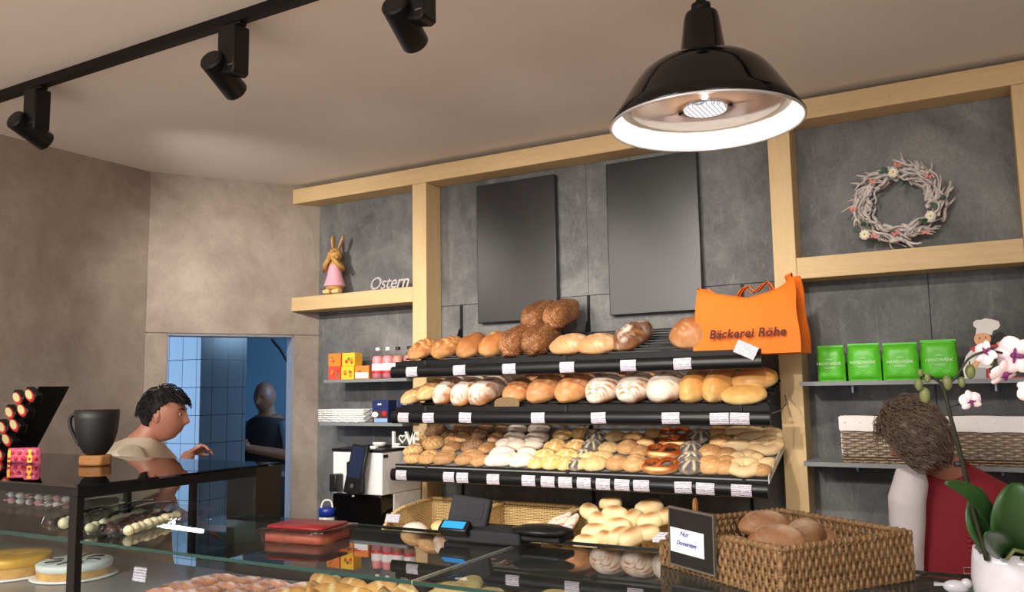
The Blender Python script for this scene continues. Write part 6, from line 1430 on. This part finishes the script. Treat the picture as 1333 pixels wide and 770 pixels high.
def strands(mb, mat_, S_, pred, n, ln, r, rg, down, wave=.004):
    for k in range(n):
        for _ in range(40):
            th = math.acos(rg.uniform(-1, 1)); ph = rg.uniform(0, 2 * PI); v = Vector((math.sin(th) * math.cos(ph) * .096, math.sin(th) * math.sin(ph) * .075, math.cos(th) * .118))
            if pred(v): break
        n_ = Vector((v.x / .096 ** 2, v.y / .075 ** 2, v.z / .118 ** 2)).normalized(); tg = (down - n_ * down.dot(n_)); tg = tg.normalized() if tg.length > 1e-3 else Vector((-1, 0, 0)); sd = n_.cross(tg); p = v + n_ * .012; pts = []; L_ = ln * rg.uniform(.6, 1.2); ph2 = rg.uniform(0, 6)
        for i in range(8):
            t = i / 7; q = v * 1 + n_ * (.014 + .012 * math.sin(t * PI * .8)) + tg * L_ * t + sd * wave * math.sin(ph2 + t * 6); 
            e = math.sqrt((q.x / .108) ** 2 + (q.y / .087) ** 2 + (q.z / .13) ** 2)
            if e < 1: q = q / e
            if e > 1.12 and t < .7: q = q * (1.12 / e)
            pts.append(mat_ @ (q * S_))
        mb.tube(pts, [r * (1 - .7 * abs(i / 7 - .3)) for i in range(8)], 5)
# --- man in the cream T-shirt behind the case, seen in profile
def frame(facing, up=Vector((0, 0, 1))):
    x = Vector(facing).normalized(); y = up.cross(x).normalized(); z = x.cross(y); return Matrix((x, y, z)).transposed().to_4x4()
DM = 3.9
hc = P(213, 540, D=DM); fdir = (RR + Vector((0, 0, .0)) + FF * .10); fdir.z = 0; fdir.normalize(); sdir = Vector((0, 0, 1)).cross(fdir)
man = tag(empty('person', (hc.x, hc.y, 0)), 'dark haired man in a cream T-shirt, seen in profile behind the glass case', 'person'); O_ = Vector((hc.x, hc.y, 0))
HM = Matrix.Translation(hc - O_) @ frame(fdir) @ Matrix.Rotation(math.radians(7), 4, 'Y'); SH_ = 1.02
body = MB(); vs, fs = head_mb(SH_, HM); body.add(vs, fs)
hz = hc.z; f = fdir; s = sdir; up = Vector((0, 0, 1)); B_ = lambda a, b, c: f * a + s * b + up * (hz + c)
body.tube([B_(-.035, 0, -.04), B_(-.065, 0, -.09), B_(-.095, 0, -.135)], [.052, .058, .075], 20)
vs, fs = loft([(B_(-.10, 0, -.16), s * .09, f * .075), (B_(-.125, 0, -.20), s * .185, f * .10), (B_(-.13, 0, -.27), s * .20, f * .12), (B_(-.12, 0, -.45), s * .175, f * .12), (B_(-.08, 0, -.65), s * .16, f * .115), (B_(-.05, 0, -.80), s * .17, f * .12)]); body.add(vs, fs)
for sg in (-1, 1): body.tube([B_(-.05, sg * .09, -.78), B_(0, sg * .10, -hz * .5 - .18), B_(-.02, sg * .10, -hz + .09)], [.09, .065, .045], 14); body.tube([B_(-.05, sg * .10, -hz + .045), B_(.16, sg * .11, -hz + .035)], [.045, .035], 12)
wrt = P(247, 590, D=DM - .06) - O_; elb = B_(.02, -.22, -.46); sh_ = B_(-.11, -.19, -.22)
body.tube([sh_, elb], [.052, .043], 14); body.tube([elb, wrt], [.042, .028], 14)
hand(body, wrt, (up * .35 + f * .7 + s * .1), (f * .2 - up * .8 - s * .3), .80, 1.7, -1)
body.tube([B_(-.11, .19, -.22), B_(-.02, .24, -.48), B_(.16, .16, -.55)], [.052, .043, .028], 14); hand(body, B_(.16, .16, -.55), f, -up, 1.0, .6, 1)
remesh(body.build('body', M['skin'], man, True), .0052, 2)
for sg in (-1, 1):
    er = MB(); em = HM @ Matrix.Translation((-.008, sg * .073, -.004)); er.ball(0, 0, 0, .020, .008, .031, 14); er.ball(.004, sg * .004, .002, .011, .006, .020, 12); er.v = [tuple(em @ Vector(v)) for v in er.v]; er.build('ear', M['skin'], man, True)
    ey = MB().ball(0, 0, 0, .0115, .0115, .0115, 12); ey.v = [tuple(HM @ (Vector(v) * .82 + Vector((.0765, sg * .029, .013)))) for v in ey.v]; ey.build('eye', M['eye'], man, True)
    pu = MB().ball(0, 0, 0, .004, .004, .005, 10); pu.v = [tuple(HM @ (Vector(v) * 1.2 + Vector((.0840, sg * .029, .013)))) for v in pu.v]; pu.build('pupil', M['black_plastic'], man, True)
    eb = MB().tube([HM @ Vector((.094, sg * .014, .034)), HM @ Vector((.090, sg * .030, .040)), HM @ Vector((.078, sg * .046, .036))], [.003, .0038, .002], 6); eb.build('eyebrow', M['hair_dark'], man, True)
mh = lambda v: v.z > .062 - .12 * min(1, max(0, (.05 - v.x) / .05)) and not (v.x > .02 and v.z < .05) and (v.x < -.004 or v.z > .03) and v.z > -.075
hair_cap(HM, SH_, lambda v: v.z > (.060 if v.x > .035 else .060 - (.035 - v.x) * 1.0 if v.x > 0 else .025 - (-v.x) * 1.9 if v.x > -.04 else -.050), M['hair_dark'], man, .010, .003, 30)
hs_ = MB(); rg = random.Random(3); strands(hs_, HM, SH_, lambda v: (v.z > .062) or (v.x < -.03 and v.z > .0), 420, .035, .0020, rg, Vector((.4, 0, -.8)), .002)
for k in range(24): y = -.05 + .1 * k / 23; hs_.tube([HM @ Vector((.05, y, .108)), HM @ Vector((.088, y, .086)), HM @ Vector((.101, y * 1.05, .060 + .006 * (k % 3)))], [.005, .005, .0015], 6)
hs_.build('hair_strands', M['hair_dark'], man, True)
tee = MB()
vs, fs = loft([(B_(-.090, 0, -.098), s * .070, f * .064), (B_(-.11, 0, -.118), s * .115, f * .095), (B_(-.135, 0, -.150), s * .195, f * .135), (B_(-.135, 0, -.23), s * .225, f * .165), (B_(-.125, 0, -.45), s * .205, f * .16), (B_(-.085, 0, -.65), s * .18, f * .135), (B_(-.055, 0, -.80), s * .19, f * .14)], 36); tee.add(vs, fs)
tee.tube([B_(-.11, -.15, -.185), B_(-.06, -.215, -.24), B_(.0, -.225, -.36)], [.082, .082, .068], 18); tee.tube([B_(-.11, .15, -.185), B_(-.07, .22, -.25), B_(-.05, .24, -.38)], [.082, .082, .068], 18)
remesh(tee.build('t_shirt', M['tee'], man, True), .007, 6)
tr_ = MB(); vs, fs = loft([(B_(-.055, 0, -.78), s * .185, f * .135), (B_(-.05, 0, -.9), s * .19, f * .14)], 28); tr_.add(vs, fs)
for sg in (-1, 1): tr_.tube([B_(-.05, sg * .09, -.85), B_(0, sg * .10, -hz * .5 - .18), B_(-.02, sg * .10, -hz + .09)], [.105, .08, .065], 16)
tr_.build('trousers', M['dark_cloth'], man, True)
# --- woman in the burgundy waistcoat, seen from behind, bending her head
DW = 2.88
hc = P(1188, 566, D=DW); wf = Vector((-.35, .75, 0)).normalized(); ws = Vector((0, 0, 1)).cross(wf)   # ws = her left
wo = tag(empty('person', (hc.x, hc.y, 0)), 'woman in burgundy waistcoat over pale sleeves, seen from behind, head bent', 'person'); O_ = Vector((hc.x, hc.y, 0))
hfw = Vector((-.80, .35, -.55)).normalized(); HW = Matrix.Translation(hc - O_) @ frame(hfw, Vector((-.1, .15, 1))) ; S2 = .90
HW = Matrix.Translation(hc - O_) @ frame(hfw)
cs0 = P(1240, 640, D=DW + .10) - O_                    # middle of the upper back
B2 = lambda a, b, z: Vector((cs0.x, cs0.y, 0)) + wf * a + ws * b + up * z
zs = P(1240, 612, D=DW + .05).z
body = MB(); vs, fs = head_mb(S2, HW); body.add(vs, fs)
nb = B2(-.01, 0, zs + .0)
body.tube([hc - O_ + Vector((.0, 0, -.03)), (hc - O_) * .45 + nb * .55, nb + up * -.05], [.052, .053, .07], 20)
secs = [(B2(0, 0, zs + .0), ws * .08, wf * .06), (B2(0, 0, zs - .05), ws * .155, wf * .09), (B2(.0, 0, zs - .12), ws * .175, wf * .105), (B2(.0, 0, zs - .30), ws * .16, wf * .105), (B2(.02, 0, zs - .5), ws * .15, wf * .10), (B2(.03, 0, zs - .65), ws * .17, wf * .12)]
vs, fs = loft(secs); body.add(vs, fs)
for sg in (-1, 1): body.tube([B2(.03, sg * .08, zs - .62), B2(.02, sg * .09, zs * .35), B2(.0, sg * .09, .09)], [.09, .062, .042], 14); body.tube([B2(-.03, sg * .09, .045), B2(.17, sg * .10, .035)], [.042, .033], 12)
lsh = P(1180, 622, D=DW + .02) - O_; lel = P(1182, 735, D=DW + .02) - O_; lwr = B2(.22, .17, zs - .42)
rsh = B2(.06, -.15, zs - .10); rel = B2(.12, -.17, zs - .34); rwr = B2(.30, -.10, zs - .40)
for sh_, el_, wr_, sd_ in ((lsh, lel, lwr, 1), (rsh, rel, rwr, -1)):
    body.tube([sh_, el_], [.034, .034], 14); body.tube([el_, wr_], [.037, .024], 14); hand(body, wr_, (wr_ - el_) * .5 + wf * .1, -up, .95, .8, sd_)
remesh(body.build('body', M['skin'], wo, True), .0055, 2)
for sg in (-1, 1):
    er = MB().ball(0, 0, 0, .018, .008, .028, 14); er.v = [tuple(HW @ (Vector(v) + Vector((-.006, sg * .071, -.004)))) for v in er.v]; er.build('ear', M['skin'], wo, True)
pw = lambda v: (v.x < .050 and v.z > -.085) or v.z > .07
hair_cap(HW, S2, pw, M['hair_brown'], wo, .020, .012, 24)
hs_ = MB(); rg = random.Random(11); strands(hs_, HW, S2 * 1.04, pw, 1500, .07, .0017, rg, Vector((-.35, 0, -.8)), .006); hs_.build('hair_strands', M['hair_brown'], wo, True)
vst = MB(); g = .016
vsec = [(B2(-.004, 0, zs + .012), ws * .075, wf * .062), (B2(-.004, 0, zs - .02), ws * .125, wf * .085), (B2(-.004, -.016, zs - .06), ws * .180, wf * .112), (B2(0, -.030, zs - .14), ws * .205, wf * .132), (B2(0, -.030, zs - .30), ws * .198, wf * .128), (B2(.015, -.01, zs - .5), ws * .175, wf * .122), (B2(.03, -.01, zs - .66), ws * .20, wf * .145)]
vs, fs = loft(vsec, 48); vst.add([v + Vector((0, 0, 0)) + (v - cs0).normalized() * .004 * noise.noise(v * 9) for v in vs], fs); ve = remesh(vst.build('waistcoat', M['vest'], wo, True), .006, 5)
for k in range(2):
    b0 = B2(-.126, -.03 - k * .055, zs - .34 - .0); b1 = B2(-.130, -.03 - k * .055, zs - .47)
stp = MB(); bz = P(1262, 712, D=DW - .03) - O_; sl = [P(1262, y, D=DW + .0) - O_ for y in (700, 720, 740, 748)]
yb = lambda z: B2(-.126 - .0, -.055, z)
sb_ = MB()
for k in range(6): c_ = P(1262, 698 + k * 6.5, D=2.840) - O_; sb_.ball(c_.x, c_.y, c_.z, .012, .007, .007, 8)
sb_.build('back_strap', M['vest'], ve, True)
c0_ = P(1261, 742, D=2.828) - O_; MB().tube([c0_ + ws * .016 + up * .009, c0_ - ws * .016 + up * .009, c0_ - ws * .016 - up * .010, c0_ + ws * .016 - up * .010], .0016, 6, closed=True).build('buckle', M['silver'], ve)
slv = MB()
for sh_, el_, wr_, sg in ((lsh, lel, lwr, 1), (rsh, rel, rwr, -1)):
    ps = [sh_ - ws * sg * .055 + up * .028, sh_ - ws * sg * .02 + up * .006, sh_ * .75 + el_ * .25, sh_ * .5 + el_ * .5, sh_ * .22 + el_ * .78, el_, el_ * .6 + wr_ * .4, wr_ * .92 + el_ * .08]
    t_ = MB().tube(ps, [.022, .058, .062, .058, .054, .052, .044, .034], 24)
    slv.add([Vector(v) + Vector((math.sin(v[2] * 190 + v[0] * 60), math.cos(v[2] * 170), 0)) * .0018 for v in t_.v], t_.f)
remesh(slv.build('shirt_sleeves', M['shirt'], wo, True), .006, 3)
cl = MB(); cl.tube([nb + up * .004, nb + up * .028], [.060, .056], 24); cl.build('shirt_collar', M['vest'], wo, True)
tr_ = MB(); vs, fs = loft([(B2(.03, 0, zs - .64), ws * .19, wf * .135), (B2(.03, 0, zs - .8), ws * .2, wf * .14)], 28); tr_.add(vs, fs)
for sg in (-1, 1): tr_.tube([B2(.03, sg * .09, zs - .72), B2(.02, sg * .095, zs * .35), B2(.0, sg * .09, .09)], [.11, .08, .062], 16)
tr_.build('trousers', M['dark_cloth'], wo, True)
# --- man in the back room, half in shadow, arms in front of him
DK = 6.75; hc = P(345, 517, D=DK); kf = (-FF * .8 + RR * -.25); kf.z = 0; kf.normalize(); ks = up.cross(kf)
km = tag(empty('person', (hc.x, hc.y, 0)), 'man with shaved head and dark waistcoat standing in the back room doorway', 'person'); O_ = Vector((hc.x, hc.y, 0)); hz = hc.z
HK = Matrix.Translation(hc - O_) @ frame(kf) @ Matrix.Rotation(math.radians(12), 4, 'Y'); B3 = lambda a, b, c: kf * a + ks * b + up * (hz + c)
body = MB(); vs, fs = head_mb(1.08, HK); body.add(vs, fs); body.tube([B3(-.02, 0, -.06), B3(-.04, 0, -.17)], [.06, .075], 18)
vs, fs = loft([(B3(-.04, 0, -.14), ks * .10, kf * .08), (B3(-.05, 0, -.20), ks * .20, kf * .11), (B3(-.05, 0, -.30), ks * .21, kf * .13), (B3(-.03, 0, -.60), ks * .18, kf * .14), (B3(-.03, 0, -.80), ks * .18, kf * .13)]); body.add(vs, fs)
for sg in (-1, 1):
    w1 = B3(.22, -.05 + sg * .05, -.36 - .03 * sg); body.tube([B3(-.04, sg * .20, -.23), B3(.03, sg * .27, -.46)], [.055, .046], 14); body.tube([B3(.03, sg * .27, -.46), w1], [.046, .032], 14); hand(body, w1, -ks * sg * .8 + kf * .4, -up, 1.05, .8, sg)
    body.tube([B3(-.03, sg * .09, -.78), B3(0, sg * .1, -1.15), B3(-.02, sg * .1, -hz + .09)], [.09, .065, .045], 14); body.tube([B3(-.05, sg * .10, -hz + .045), B3(.17, sg * .11, -hz + .035)], [.045, .035], 12)
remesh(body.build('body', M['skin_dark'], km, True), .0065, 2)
for sg in (-1, 1): MB().tube([B3(-.04, sg * .17, -.21), B3(-.01, sg * .235, -.32), B3(.02, sg * .255, -.42)], [.07, .066, .06], 16).build('shirt_sleeve', M['blue_shirt'], km, True)
kv = MB(); vs, fs = loft([(B3(-.04, 0, -.135), ks * .075, kf * .07), (B3(-.045, 0, -.18), ks * .17, kf * .11), (B3(-.05, 0, -.24), ks * .205, kf * .135), (B3(-.05, 0, -.34), ks * .215, kf * .145), (B3(-.03, 0, -.60), ks * .195, kf * .155), (B3(-.03, 0, -1.25), ks * .21, kf * .16)], 36); kv.add(vs, fs); kv.build('dark_waistcoat', M['dark_cloth'], km, True)
tr_ = MB()
for sg in (-1, 1): tr_.tube([B3(-.03, sg * .09, -.85), B3(0, sg * .1, -1.15), B3(-.02, sg * .1, -hz + .09)], [.105, .08, .062], 14)
tr_.build('trousers', M['dark_cloth'], km, True)
# steel worktop in the back room
kt = tag(empty('work_table', (-4.75, 4.35, 0)), 'dark steel work table in the back room doorway', 'table'); tp = P(350, 612, D=5.9)
kt.location = (tp.x, tp.y, 0)
MB().box(-.08, .35, -.15, .45, tp.z - .02, tp.z + .02).build('table_top', M['dark_cabinet'], kt, bevel=.004)
for x in (-.05, .32):
    for y in (-.12, .42): MB().box(x - .015, x + .015, y - .015, y + .015, 0, tp.z - .021).build('leg', M['steel'], kt)
q = P(332, 441, D=6.9); cbk = MB().tube(smoothpts([P(350, 430, D=7.0), P(356, 444, D=7.0), P(366, 456, D=7.0), P(376, 474, D=7.0)]), .012, 8).build('hanging_cable', M['black_plastic'], None, True); tag(cbk, 'dark cable hanging from the back room ceiling', 'cable')
